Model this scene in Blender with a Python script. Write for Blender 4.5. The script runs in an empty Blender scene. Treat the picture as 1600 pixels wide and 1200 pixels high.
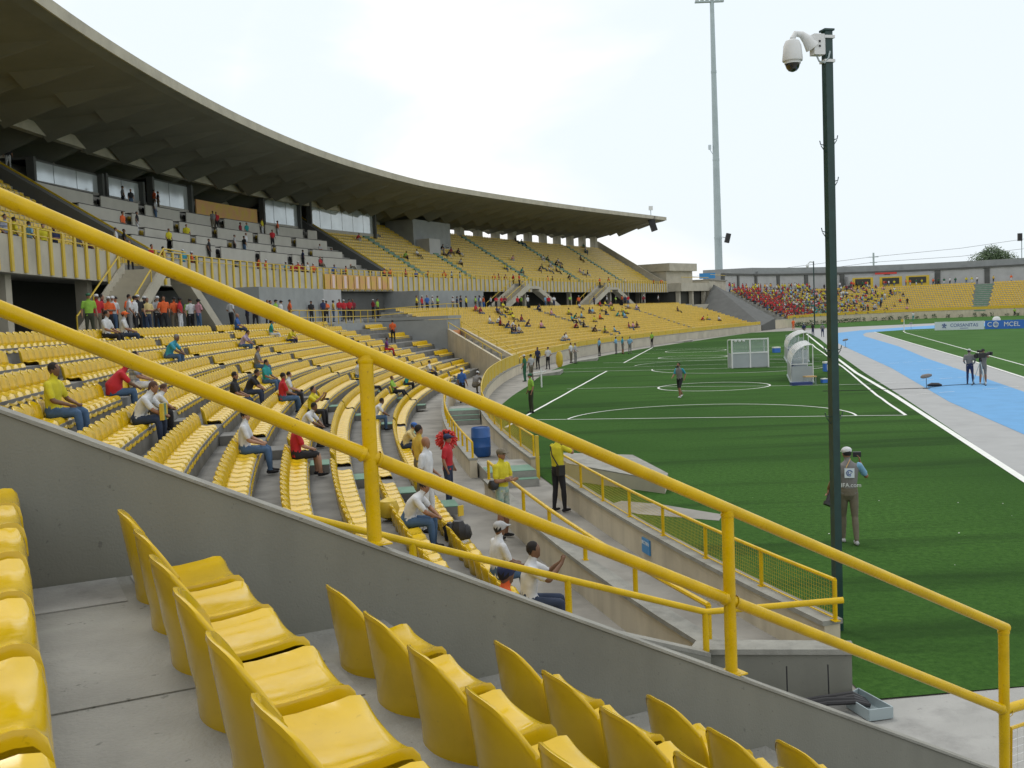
import bpy, bmesh, math, random
import numpy as np
from mathutils import Vector, Matrix
R=random.Random(11); NR=np.random.RandomState(5)
scn=bpy.context.scene; COL=scn.collection
# ---------------------------------------------------------------- camera
H=4.35; PITCH=math.atan(108/1600.); ROLL=math.radians(2.3)
F0=Vector((0,math.cos(PITCH),-math.sin(PITCH))); U0=Vector((0,math.sin(PITCH),math.cos(PITCH))); R0=Vector((1,0,0))
CR=R0*math.cos(ROLL)-U0*math.sin(ROLL); CU=U0*math.cos(ROLL)+R0*math.sin(ROLL)
cam=bpy.data.cameras.new('camera'); co=bpy.data.objects.new('camera',cam); COL.objects.link(co)
cam.sensor_width=36; cam.lens=36; cam.clip_start=.05; cam.clip_end=6000
M=Matrix((CR,CU,-F0)).transposed().to_4x4(); M.translation=Vector((0,0,H)); co.matrix_world=M
scn.camera=co
# ---------------------------------------------------------------- light
SUN_EL,SUN_AZ=math.radians(62),math.radians(-35)      # azimuth from +Y towards +X
w=bpy.data.worlds.new("World"); scn.world=w; w.use_nodes=True; nt=w.node_tree; nt.nodes.clear()
def N_(nt,t,**k):
    n=nt.nodes.new(t)
    for a,b in k.items(): setattr(n,a,b)
    return n
out=N_(nt,'ShaderNodeOutputWorld'); bg=N_(nt,'ShaderNodeBackground'); bg.inputs[1].default_value=.1
sky=N_(nt,'ShaderNodeTexSky',sky_type='NISHITA',sun_disc=False); sky.sun_elevation=SUN_EL; sky.sun_rotation=SUN_AZ; sky.air_density=1.2; sky.dust_density=3; sky.ozone_density=1.5
tc=N_(nt,'ShaderNodeTexCoord'); mp=N_(nt,'ShaderNodeMapping'); mp.inputs['Scale'].default_value=(1,1,2.6); mp.inputs['Location'].default_value=(.37,.1,.2)
nz=N_(nt,'ShaderNodeTexNoise'); nz.inputs['Scale'].default_value=2.1; nz.inputs['Detail'].default_value=6; nz.inputs['Roughness'].default_value=.52; nz.inputs['Distortion'].default_value=.5
L=nt.links.new
L(tc.outputs['Generated'],mp.inputs[0]); L(mp.outputs[0],nz.inputs['Vector'])
# clear openings in the overcast, as directions on the sky
def opening(px,py,rad,soft):
    d=(F0+CR*((px-800)/1600)+CU*((600-py)/1600)).normalized()
    vm=N_(nt,'ShaderNodeVectorMath',operation='DISTANCE'); L(tc.outputs['Generated'],vm.inputs[0]); vm.inputs[1].default_value=d
    mr=N_(nt,'ShaderNodeMapRange',interpolation_type='SMOOTHSTEP'); L(vm.outputs['Value'],mr.inputs[0]); mr.inputs[1].default_value=rad; mr.inputs[2].default_value=rad+soft; mr.inputs[3].default_value=1; mr.inputs[4].default_value=0
    return mr.outputs[0]
acc=None
for a in ((250,60,.0,.2),(470,125,.0,.16),(1540,140,.0,.6),(1600,330,.0,.4),(1060,160,0,.1)):
    o_=opening(*a)
    if acc is None: acc=o_
    else:
        m_=N_(nt,'ShaderNodeMath',operation='MAXIMUM'); L(acc,m_.inputs[0]); L(o_,m_.inputs[1]); acc=m_.outputs[0]
ma=N_(nt,'ShaderNodeMath',operation='MULTIPLY_ADD'); L(acc,ma.inputs[0]); ma.inputs[1].default_value=-.36; L(nz.outputs['Fac'],ma.inputs[2])
rp=N_(nt,'ShaderNodeMapRange',interpolation_type='SMOOTHSTEP'); rp.inputs[1].default_value=.26; rp.inputs[2].default_value=.5; L(ma.outputs[0],rp.inputs[0])
cl=N_(nt,'ShaderNodeMix',data_type='RGBA'); cl.inputs[6].default_value=(9.5,10.35,10.95,1); cl.inputs[7].default_value=(11.5,11.6,11.6,1)
L(rp.outputs[0],cl.inputs[0])
mx=N_(nt,'ShaderNodeMix',data_type='RGBA'); mx.inputs[0].default_value=.9; L(sky.outputs[0],mx.inputs[6]); L(cl.outputs[2],mx.inputs[7])
L(mx.outputs[2],bg.inputs[0]); L(bg.outputs[0],out.inputs[0])
sl=bpy.data.lights.new('sun','SUN'); so_=bpy.data.objects.new('sun',sl); COL.objects.link(so_); sl.energy=.9; sl.angle=math.radians(18); sl.color=(1,.96,.9)
sd=Vector((math.sin(SUN_AZ)*math.cos(SUN_EL),math.cos(SUN_AZ)*math.cos(SUN_EL),math.sin(SUN_EL)))
so_.rotation_euler=sd.to_track_quat('Z','Y').to_euler()
scn.view_settings.view_transform='Standard'; scn.view_settings.look='None'; scn.view_settings.exposure=0.0; scn.view_settings.gamma=1
scn.render.engine='CYCLES'; scn.cycles.use_denoising=True; scn.cycles.max_bounces=5; scn.render.filter_size=1.7
# ---------------------------------------------------------------- materials
def _n(nt,t): return nt.nodes.new(t)
def mat(name,col,rough=.7,var=.0,vs=3.,bump=0.,bs=40.,metal=0.,spec=.5,col2=None,stain=0,ss=.6,stretch=None,coat=0,spots=0,spc=None,rv=0,spsc=14):
    m=bpy.data.materials.new(name); m.use_nodes=True; nt=m.node_tree; b=nt.nodes['Principled BSDF']
    b.inputs['Roughness'].default_value=rough; b.inputs['Metallic'].default_value=metal; b.inputs['Specular IOR Level'].default_value=spec
    if coat: b.inputs['Coat Weight'].default_value=coat; b.inputs['Coat Roughness'].default_value=.12
    b.inputs['Base Color'].default_value=(*col,1)
    L=nt.links.new; g=_n(nt,'ShaderNodeNewGeometry'); src=g.outputs['Position']
    if stretch:
        mp=_n(nt,'ShaderNodeMapping'); mp.inputs['Scale'].default_value=stretch[:3]
        if len(stretch)>3: mp.inputs['Rotation'].default_value=(0,0,stretch[3])
        L(src,mp.inputs[0]); src=mp.outputs[0]
    prev=None
    if var:
        n=_n(nt,'ShaderNodeTexNoise'); n.inputs['Scale'].default_value=vs; n.inputs['Detail'].default_value=5; L(src,n.inputs['Vector'])
        mr=_n(nt,'ShaderNodeMapRange'); mr.inputs[1].default_value=.3; mr.inputs[2].default_value=.7; L(n.outputs['Fac'],mr.inputs[0])
        mx=_n(nt,'ShaderNodeMix'); mx.data_type='RGBA'; c2=col2 or tuple(c*(1-var) for c in col)
        mx.inputs[6].default_value=(*col,1); mx.inputs[7].default_value=(*c2,1); L(mr.outputs[0],mx.inputs[0]); prev=mx.outputs[2]
    if stain:
        n=_n(nt,'ShaderNodeTexNoise'); n.inputs['Scale'].default_value=ss; n.inputs['Detail'].default_value=8; n.inputs['Roughness'].default_value=.65; L(g.outputs['Position'],n.inputs['Vector'])
        mr=_n(nt,'ShaderNodeMapRange'); mr.inputs[1].default_value=.5; mr.inputs[2].default_value=.72; mr.inputs[4].default_value=stain; L(n.outputs['Fac'],mr.inputs[0])
        mx=_n(nt,'ShaderNodeMix'); mx.data_type='RGBA'; mx.inputs[7].default_value=(*[c*.45 for c in col],1)
        if prev: L(prev,mx.inputs[6])
        else: mx.inputs[6].default_value=(*col,1)
        L(mr.outputs[0],mx.inputs[0]); prev=mx.outputs[2]
    if spots:
        n=_n(nt,'ShaderNodeTexNoise'); n.inputs['Scale'].default_value=spsc; n.inputs['Detail'].default_value=3; n.inputs['Roughness'].default_value=.7; L(g.outputs['Position'],n.inputs['Vector'])
        mr=_n(nt,'ShaderNodeMapRange'); mr.inputs[1].default_value=.66; mr.inputs[2].default_value=.72; mr.inputs[4].default_value=spots; L(n.outputs['Fac'],mr.inputs[0])
        mx=_n(nt,'ShaderNodeMix'); mx.data_type='RGBA'; mx.inputs[7].default_value=(*(spc or [c*.35 for c in col]),1)
        if prev: L(prev,mx.inputs[6])
        else: mx.inputs[6].default_value=(*col,1)
        L(mr.outputs[0],mx.inputs[0]); prev=mx.outputs[2]
    if rv:
        n=_n(nt,'ShaderNodeTexNoise'); n.inputs['Scale'].default_value=11; n.inputs['Detail'].default_value=7; n.inputs['Roughness'].default_value=.7; n.inputs['Distortion'].default_value=1.2; L(g.outputs['Position'],n.inputs['Vector'])
        mr=_n(nt,'ShaderNodeMapRange'); mr.inputs[1].default_value=.4; mr.inputs[2].default_value=.62; mr.inputs[3].default_value=rough*.6; mr.inputs[4].default_value=rough+rv; L(n.outputs['Fac'],mr.inputs[0]); L(mr.outputs[0],b.inputs['Roughness'])
    if prev: L(prev,b.inputs['Base Color'])
    if bump:
        n=_n(nt,'ShaderNodeTexNoise'); n.inputs['Scale'].default_value=bs; n.inputs['Detail'].default_value=4; L(g.outputs['Position'],n.inputs['Vector'])
        bp=_n(nt,'ShaderNodeBump'); bp.inputs['Strength'].default_value=bump; bp.inputs['Distance'].default_value=.02; L(n.outputs['Fac'],bp.inputs['Height']); L(bp.outputs[0],b.inputs['Normal'])
    return m
MT=dict(
 dark=mat('dark_concrete',(.215,.218,.185),.85,.14,1.3,.12,90,stain=.3,ss=.8,stretch=(3,3,.6),spots=.5,spsc=26),
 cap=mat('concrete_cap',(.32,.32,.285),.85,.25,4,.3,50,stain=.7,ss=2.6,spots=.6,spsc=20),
 tread=mat('terrace_concrete',(.33,.33,.30),.8,.3,2.5,.4,70,stain=.7,ss=1.3,spots=.8,spsc=17),
 tread2=mat('curved_terrace_concrete',(.2,.2,.185),.85,.3,2.0,.2,50,stain=.7,ss=1.0),
 beige=mat('painted_beige_wall',(.6,.54,.41),.8,.2,1.2,.12,60,stain=.4,ss=.9,stretch=(3,3,.6)),
 facia=mat('pale_concrete',(.5,.47,.38),.85,.18,.8,.1,30,stain=.4,ss=.5),
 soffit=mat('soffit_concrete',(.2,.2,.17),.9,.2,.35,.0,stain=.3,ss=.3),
 grey=mat('grey_wall',(.3,.32,.32),.8,.15,.9,.0,stain=.3,ss=.5),
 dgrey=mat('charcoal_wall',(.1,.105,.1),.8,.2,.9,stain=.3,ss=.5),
 pale=mat('pale_panel',(.42,.43,.43),.7,.12,.5,stain=.2),
 void_shade=mat('interior_shade',(.05,.052,.045),.9),  # near-black colour stands in for shade inside recesses and openings
 slab=mat('ground_slab',(.38,.38,.36),.85,.15,2,.3,60,stain=.6,ss=1.4,spots=.7,spsc=12),
 dirt=mat('apron_concrete',(.3,.29,.26),.9,.3,1.0,.2,20,stain=.6,ss=.5),
 green=mat('green_step_paint',(.12,.25,.17),.6,.2,4),
 yel=mat('yellow_pipe_paint',(.68,.45,.0),.32,.14,6,.05,90,spec=.4,stain=.22,ss=3,spots=.5,spc=(.22,.1,.02),spsc=34,rv=.15),
 yel2=mat('yellow_fence_paint',(.62,.44,.03),.45,.15,4),
 seat=mat('yellow_seat_plastic',(.69,.46,.007),.15,.14,5,.0,20,spec=.5,stain=.16,ss=6,rv=.09,spots=.25,spsc=40),
 seatf=mat('yellow_seat_far',(.68,.47,.03),.35,.25,2.2),
 seatp=mat('worn_seat_plastic',(.6,.4,.05),.35,.25,2.2),
 track=mat('blue_track',(.12,.33,.6),.85,.1,1.2,.1,30,stain=.12,ss=.3),
 trackg=mat('grey_track',(.36,.37,.37),.85,.1,1.2,.1,30,stain=.2,ss=.3),
 white=mat('white_line_paint',(.78,.8,.76),.7,.12,3),
 ntrail=mat('white_metal',(.7,.72,.72),.35,.05,3),
 polegreen=mat('dark_green_pole',(.012,.05,.045),.35,.3,8,stain=.3,ss=3),
 galv=mat('galvanised_steel',(.42,.5,.52),.45,.15,.4,metal=.3),
 black=mat('black_rubber',(.015,.015,.018),.45,.2,6),
 glass=mat('press_box_glass',(.62,.68,.7),.1,.25,.5,spec=1,metal=.3),  # pale base colour carries a painted sky reflection
 clear=mat('dome_black',(.01,.01,.012),.05,coat=1),
 orange=mat('orange_sign',(.7,.3,.12),.6), 
 bannery=mat('yellow_banner',(.6,.42,.06),.6,.3,1.5,col2=(.62,.3,.14)),
 bannerw=mat('white_print',(.72,.55,.5),.6),
 bblue=mat('blue_board',(.03,.15,.55),.5), bwhite=mat('white_board',(.6,.68,.74),.5), navy=mat('navy_print',(.04,.09,.3),.5),
 barrel=mat('blue_plastic',(.02,.1,.33),.4,.2,4), signb=mat('blue_sign',(.03,.22,.5),.4),
 shgrey=mat('shelter_panel',(.36,.4,.42),.5,.08,2), wood=mat('bench_wood',(.5,.33,.14),.6), navyseat=mat('navy_seat',(.02,.04,.16),.4),
 desk=mat('desk_front',(.46,.45,.4),.8,.12,1), desktop=mat('desk_top',(.06,.06,.06),.6), red=mat('red_paint',(.55,.04,.03),.6),
 khaki_fur=mat('grey_fur',(.25,.22,.2),.95,.3,12),
 bark=mat('bark',(.12,.09,.06),.9,.3,6), wire=mat('dark_wire',(.12,.12,.12),.6),
)
def glassmat(name,col,alpha):
    m=mat(name,col,.12,spec=.8); m.node_tree.nodes['Principled BSDF'].inputs['Alpha'].default_value=alpha; return m
MT['pane']=glassmat('clear_pane',(.5,.56,.6),.22); MT['canopy']=glassmat('canopy_sheet',(.72,.72,.68),.8)
def leafmat(name,c1,c2):
    m=mat(name,c1,.6,.5,.45,col2=c2); return m
MT['leaf']=leafmat('leaf',(.06,.11,.03),(.03,.065,.02)); MT['hedge']=leafmat('hedge_leaf',(.045,.09,.03),(.02,.05,.02))
def turf_mat():
    m=bpy.data.materials.new('artificial_turf'); m.use_nodes=True; nt=m.node_tree; b=nt.nodes['Principled BSDF']; L=nt.links.new
    b.inputs['Roughness'].default_value=.95; b.inputs['Specular IOR Level'].default_value=.06
    g=_n(nt,'ShaderNodeNewGeometry')
    def noise(scale,det,st,rot=.23,rough=.5):
        mp=_n(nt,'ShaderNodeMapping'); mp.vector_type='POINT'; mp.inputs['Rotation'].default_value=(0,0,rot); mp.inputs['Scale'].default_value=st
        n=_n(nt,'ShaderNodeTexNoise'); n.inputs['Scale'].default_value=scale; n.inputs['Detail'].default_value=det; n.inputs['Roughness'].default_value=rough
        L(g.outputs['Position'],mp.inputs[0]); L(mp.outputs[0],n.inputs['Vector']); return n.outputs['Fac']
    def ramp(f,a,b_,c0,c1):
        mr=_n(nt,'ShaderNodeMapRange'); mr.inputs[1].default_value=a; mr.inputs[2].default_value=b_; mr.inputs[3].default_value=c0; mr.inputs[4].default_value=c1; L(f,mr.inputs[0]); return mr.outputs[0]
    def mix(fac,a,b_):
        mx=_n(nt,'ShaderNodeMix'); mx.data_type='RGBA'; L(fac,mx.inputs[0])
        for i,v in ((6,a),(7,b_)):
            if isinstance(v,tuple): mx.inputs[i].default_value=(*v,1)
            else: L(v,mx.inputs[i])
        return mx.outputs[2]
    c=mix(ramp(noise(.07,4,(1,1,1)),.38,.6,0,1),(.033,.088,.016),(.058,.140,.026))
    c=mix(ramp(noise(9,5,(1,1,1),rough=.8),.35,.65,0,.9),c,(.023,.068,.012))
    c=mix(ramp(noise(.42,4,(.16,1.5,1),rough=.6),.5,.68,0,.75),c,(.017,.045,.010))     # dark combed streaks of the pile
    c=mix(ramp(noise(60,2,(1,1,1)),.62,.75,0,.6),c,(.07,.15,.04))
    L(c,b.inputs['Base Color'])
    bp=_n(nt,'ShaderNodeBump'); bp.inputs['Strength'].default_value=.7; bp.inputs['Distance'].default_value=.02; L(noise(45,3,(1,1,1)),bp.inputs['Height']); L(bp.outputs[0],b.inputs['Normal'])
    return m
MT['turf']=turf_mat()
MT['grass']=mat('natural_grass',(.06,.14,.035),.95,.3,.25,.5,25,spec=.05,col2=(.045,.11,.025),stain=.15,ss=.12)
# ---------------------------------------------------------------- mesh helpers
def mesh(name,vs,fs,mats,mi=None,smooth=False):
    me=bpy.data.meshes.new(name); me.from_pydata([tuple(v) for v in vs],[],[tuple(f) for f in fs])
    for m in (mats if isinstance(mats,(list,tuple)) else [mats]): me.materials.append(MT[m] if isinstance(m,str) else m)
    if mi is not None: me.polygons.foreach_set('material_index',np.asarray(mi,dtype=np.int32))
    if smooth: me.polygons.foreach_set('use_smooth',[True]*len(me.polygons))
    me.update(); return me
def link(name,me,parent=None,loc=None,rz=None):
    o=bpy.data.objects.new(name,me); COL.objects.link(o)
    if parent: o.parent=parent
    if loc is not None: o.location=loc
    if rz is not None: o.rotation_euler=(0,0,rz)
    return o
def tag(o,label=None,cat=None,group=None,kind=None):
    if label: o['label']=label
    if cat: o['category']=cat
    if group: o['group']=group
    if kind: o['kind']=kind
    return o
def thing(name,label,cat,loc=(0,0,0),rz=0,group=None):
    o=bpy.data.objects.new(name,None); COL.objects.link(o); o.location=loc; o.rotation_euler=(0,0,rz); o.empty_display_size=.2
    return tag(o,label,cat,group)
class MB:
    def __init__(s): s.v=[]; s.f=[]; s.m=[]; s.sm=[]
    def add(s,v,f,m=0): n=len(s.v); s.v+=[tuple(x) for x in v]; s.f+=[tuple(i+n for i in q) for q in f]; s.m+=[m]*len(f)
    def box(s,c,h,rz=0,m=0):
        ca,sa=math.cos(rz),math.sin(rz); v=[]
        for dz in(-1,1):
            for dx,dy in((-1,-1),(1,-1),(1,1),(-1,1)):
                x,y=dx*h[0],dy*h[1]; v.append((c[0]+x*ca-y*sa,c[1]+x*sa+y*ca,c[2]+dz*h[2]))
        s.add(v,[(0,3,2,1),(4,5,6,7),(0,1,5,4),(1,2,6,5),(2,3,7,6),(3,0,4,7)],m)
    def tube(s,pts,r,n=8,m=0,caps=True):
        pts=[Vector(p) for p in pts]; rr=r if isinstance(r,(list,tuple)) else [r]*len(pts); rings=[]
        for i,p in enumerate(pts):
            d=(pts[min(i+1,len(pts)-1)]-pts[max(i-1,0)]).normalized()
            a=d.cross(Vector((0,0,1))); 
            if a.length<.01: a=d.cross(Vector((1,0,0)))
            a.normalize(); b=d.cross(a)
            rings.append([p+(a*math.cos(6.28319*k/n)+b*math.sin(6.28319*k/n))*rr[i] for k in range(n)])
        v=[q for r_ in rings for q in r_]; f=[]
        for i in range(len(pts)-1):
            for k in range(n): f.append((i*n+k,i*n+(k+1)%n,(i+1)*n+(k+1)%n,(i+1)*n+k))
        if caps: f.append(tuple(range(n))[::-1]); f.append(tuple((len(pts)-1)*n+k for k in range(n)))
        s.add(v,f,m)
    def lathe(s,c,prof,n=16,m=0):
        v=[];f=[]
        for (r,z) in prof: v+=[(c[0]+r*math.cos(6.28319*k/n),c[1]+r*math.sin(6.28319*k/n),c[2]+z) for k in range(n)]
        for i in range(len(prof)-1):
            for k in range(n): f.append((i*n+k,i*n+(k+1)%n,(i+1)*n+(k+1)%n,(i+1)*n+k))
        f.append(tuple(range(n))[::-1]); f.append(tuple((len(prof)-1)*n+k for k in range(n)))
        s.add(v,f,m)
    def prism(s,poly,z0,z1,m=0):
        n=len(poly); z0=z0 if hasattr(z0,'__len__') else [z0]*n; z1=z1 if hasattr(z1,'__len__') else [z1]*n
        v=[(x,y,z) for (x,y),z in zip(poly,z0)]+[(x,y,z) for (x,y),z in zip(poly,z1)]
        f=[tuple(range(n))[::-1],tuple(range(n,2*n))]+[(i,(i+1)%n,(i+1)%n+n,i+n) for i in range(n)]
        s.add(v,f,m)
    def build(s,name,mats,parent=None,smooth=False):
        me=mesh(name,s.v,s.f,mats,s.m,smooth)
        if smooth:
            try: me.set_sharp_from_angle(angle=math.radians(40))
            except Exception: pass
        return link(name,me,parent)
def struct(o): o['kind']='structure'; return o
# ---------------------------------------------------------------- plan curve of the bowl (field wall line)
WP=[(8.0,2.0),(5.4,6.5),(3.67,11.2),(1.1,24.2),(-.97,38),(-1.5,50),(-.9,63),(.4,75),(3.0,88),(6.7,100),(11.2,111.5),(20,130.5),(30,150),(41.5,171),(51.5,189.5),(58.5,201.5),(66,211),(75,218),(85,221.5),(95,220),(104,214.5),(112,206),(119,195),(125,182)]
def _spline(P,n=40):
    P=np.array(P,float); o=[]; Q=np.vstack([2*P[0]-P[1],P,2*P[-1]-P[-2]])
    for i in range(len(P)-1):
        a,b,c,d=Q[i:i+4]
        for k in range(n):
            t=k/n; o.append(.5*((2*b)+(-a+c)*t+(2*a-5*b+4*c-d)*t*t+(-a+3*b-3*c+d)*t**3))
    o.append(P[-1]); return np.array(o)
def _res(A,ds=.5):
    s=np.r_[0,np.cumsum(np.hypot(*np.diff(A,axis=0).T))]; S=np.arange(0,s[-1],ds); return np.c_[np.interp(S,s,A[:,0]),np.interp(S,s,A[:,1])],S
_k=np.ones(31)/31
def _sm(A):
    P=np.pad(A,((15,15),(0,0)),mode='reflect',reflect_type='odd'); return np.c_[np.convolve(P[:,0],_k,'valid'),np.convolve(P[:,1],_k,'valid')]
WC,WS=_res(_spline(WP)); WC=_sm(_sm(WC)); WC,WS=_res(WC)
WT=np.gradient(WC,axis=0); WT/=np.linalg.norm(WT,axis=1)[:,None]
def fr(s):
    tx=np.interp(s,WS,WT[:,0]); ty=np.interp(s,WS,WT[:,1]); n=math.hypot(tx,ty); return tx/n,ty/n
def at(s,o,z=0.):
    if s<0: 
        p=at(0,o,z); tx,ty=fr(0); return (p[0]+tx*s,p[1]+ty*s,z)
    x=np.interp(s,WS,WC[:,0]); y=np.interp(s,WS,WC[:,1]); tx,ty=fr(s)
    return (float(x-ty*o),float(y+tx*o),float(z))
def face_field(s):   # rotation so local +Y points to the field
    tx,ty=fr(s); return math.atan2(-ty,-tx)-math.pi/2+0 if False else math.atan2(-(ty),(-tx))
def rz_of(fx,fy): return math.atan2(-fx,fy)
def rzf(s): tx,ty=fr(s); return rz_of(ty,-tx)
def dz(s,a): return a*min(max((s-60)/50,0),1)
def ext(mb,s0,s1,prof,step=1.5,m=None,caps=True,flip=False):
    """sweep a closed (o,z) profile along the curve; prof is a list or a function of s"""
    n=max(1,int(math.ceil((s1-s0)/step))); P=prof if callable(prof) else (lambda s:prof); k=len(P(s0)); v=[]
    for i in range(n+1):
        s=s0+(s1-s0)*i/n
        v+=[at(s,o,z) for o,z in P(s)]
    f=[(i*k+j,(i+1)*k+j,(i+1)*k+(j+1)%k,i*k+(j+1)%k) for i in range(n) for j in range(k)]
    if caps: f.append(tuple(range(k))); f.append(tuple(n*k+j for j in range(k))[::-1])
    mb.add(v,f,0); 
    if m is not None:
        for i in range(n):
            for j in range(k): mb.m[len(mb.m)-len(f)+i*k+j]=m[j]
# ================================================================ ground, turf, track
def sheet(name,poly,z,m,kind='structure'):
    from mathutils.geometry import tessellate_polygon
    v=[(x,y,z) for x,y in poly]; t=tessellate_polygon([[Vector(p) for p in v]])
    f=[]
    for q in t:
        a,b,c=[Vector(v[i]) for i in q]
        f.append(q if (b-a).cross(c-a).z>0 else q[::-1])
    o=link(name,mesh(name,v,f,m)); o['kind']=kind; return o
MT['earth']=mat('outer_ground',(.2,.22,.12),.95,.3,.05)
sheet('ground',[(-3000,-3000),(3000,-3000),(3000,3500),(-3000,3500)],-.08,'earth')
sheet('stadium_apron',[(-70,-30),(170,-30),(170,262),(-70,262)],-.02,'dirt')
sheet('entrance_slab',[(1.2,3.5),(14,1.5),(13,11.75),(5.56,11.14),(3.75,10.9),(1.9,10.9)],-.012,'slab')
bw=lambda s: np.interp(s,[11,42,50,62,100,140,172],[.02,.05,.9,1.9,2.1,2.3,1.2])
turf=[at(s,-bw(s))[:2] for s in np.arange(11.5,173,3)]
turf+=[(46,164),(42.5,145),(37.0,122.5),(27.2,84.9),(21.4,62),(17.6,46.3),(12.0,23.8),(9.0,11.45),(5.56,11.14),(3.75,10.93)]
sheet('artificial_turf',turf,0,'turf')
trk=[(11.93,23.8),(17.34,46.3),(20.95,62.1),(26.7,84.9),(36.3,122.5),(42,145),(46,164),(60,175),(140,178),(140,147),(77,147),(57,146),(50.2,140.8),(39.9,102.6),(32.5,74),(26.8,53.4),(15.1,8.4),(8.3,8.6)]
sheet('running_track_border',trk,-.004,'trackg')
blue=[(9.9,8.6),(15.85,31.6),(18.2,42.5),(24.2,65.1),(31.4,95.3),(37,118),(40.6,131),(45.5,143),(51.5,151),(61.5,159),(68,163),(90,167),(140,170),(140,152),(77,148.5),(60,145.5),(52.5,143),(48.5,139.5),(45.8,133),(43.4,125.5),(36,95),(30.1,74),(22.9,45.7),(13.6,9)]
sheet('running_track',blue,.002,'track')
inf=[(15.1,8.4),(26.8,53.4),(32.5,74),(39.9,102.6),(50.2,140.8),(57,146),(77,147),(140,147),(140,8.4)]
sheet('infield_grass',inf,.006,'grass')
verge=[(52,174.5),(60,176),(100,179),(140,180)]+[at(s,-.2)[:2] for s in np.arange(WS[-1]-1,199,-3)]
sheet('grass_verge',verge,.0,'grass')
def line(pts,wd,z=.012,name='pitch_line',wob=.0,closed=False):
    v=[];P=[Vector((*p,0)) for p in pts]; n=len(P)
    for i,p in enumerate(P):
        a=P[(i-1)%n] if closed else P[max(i-1,0)]; b=P[(i+1)%n] if closed else P[min(i+1,n-1)]
        d=(b-a).normalized(); q=Vector((-d.y,d.x,0))*wd/2; j=R.uniform(-wob,wob)
        v+=[p+q+Vector((j,j,z)),p-q+Vector((j,j,z))]
    f=[((i*2)%(2*n),(i*2+1)%(2*n),(i*2+3)%(2*n),(i*2+2)%(2*n)) for i in range(n if closed else n-1)]
    return struct(link(name,mesh(name,v,[q[::-1] for q in f],'white')))
def dens(a,b,n=14): return [(a[0]+(b[0]-a[0])*i/n,a[1]+(b[1]-a[1])*i/n) for i in range(n+1)]
line([(8.3,8.6),(11.93,23.82),(17.34,46.33),(20.92,62.09),(26.63,84.86),(36.19,122.54),(41.8,144.5)],.2,name='track_kerb_line')
line([(15.2,9),(26.8,53.44),(32.48,73.99),(39.93,102.63),(50.0,140.6)],.16,z=.016,name='track_kerb_line')
line([(18.6,15),(31.41,62.62),(51.06,132.26),(53.8,140.3)],.12,z=.016); line([(53.8,140.3),(75,134.5)],.12,z=.016)
line(dens((14.7,38.2),(16.68,46.66),5)+dens((16.68,46.66),(21.81,67.04),8)[1:]+dens((21.81,67.04),(29.6,99.5),8)[1:]+[(31.8,108)],.12,wob=.03)
line(dens((-.3,39.5),(.64,44.25),3)+dens((.64,44.25),(6.9,74.12),14)[1:],.12,wob=.02)
line(dens((9.36,84.92),(16.17,116.48)),.13,wob=.02)
line(dens((.6,42.0),(14.7,38.2)),.09,wob=.02)
line(dens((3.1,58.3),(8.03,57.2))+dens((8.03,57.2),(13.96,54.5),6)+dens((13.96,54.5),(19.24,53.0))[1:],.07,wob=.02)
line(dens((1.6,75.8),(22.6,69.5)),.1,wob=.03); line(dens((2.2,79.6),(22.9,75.6)),.07,wob=.03)
for a,b in (((7.7,86),(24.3,80.5)),((9.9,91),(26,85.2)),((12,101.5),(28,97)),((14.5,110),(31,105))): line(dens(a,b),.08,wob=.03)
def ring(c,r,sx=1,rot=0,a0=0,a1=360,wd=.1):
    n=40; closed=(a1-a0)==360; P=[]
    for i in range(n if closed else n+1):
        t=math.radians(a0+(a1-a0)*i/n); x=r*sx*math.cos(t); y=r*math.sin(t); P.append((c[0]+x*math.cos(rot)-y*math.sin(rot),c[1]+x*math.sin(rot)+y*math.cos(rot)))
    line(P,wd,closed=closed)
ring((11.0,55.8),3.0,rot=-.235); ring((16.0,90),3.0,rot=-.235); ring((18.6,103),3,rot=-.235)
# penalty arcs (shallow curves inside the small pitches)
ring((7.6,40.1),5.6,1.0,-.255,0,180,.09); ring((16.2,72.4),6.2,1,-.25,180,360,.1); ring((15.4,78),6,1,-.25,0,180,.08)
for a,b in (((16.6,29.5),(20.0,31)),):
    pass
for k,(xa,ya,xb,yb) in enumerate(((17.2,46.0,25.5,48.8),(19.4,53.5,27.6,56.4),(21.6,61,29.4,63.9),(23.6,69,31.4,72))):
    for i in range(7):
        if R.random()<.3: continue
        t=i/7; line([(xa+(xb-xa)*t,ya+(yb-ya)*t),(xa+(xb-xa)*(t+.1),ya+(yb-ya)*(t+.1))],.05,z=.012,name='lane_mark')
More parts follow.
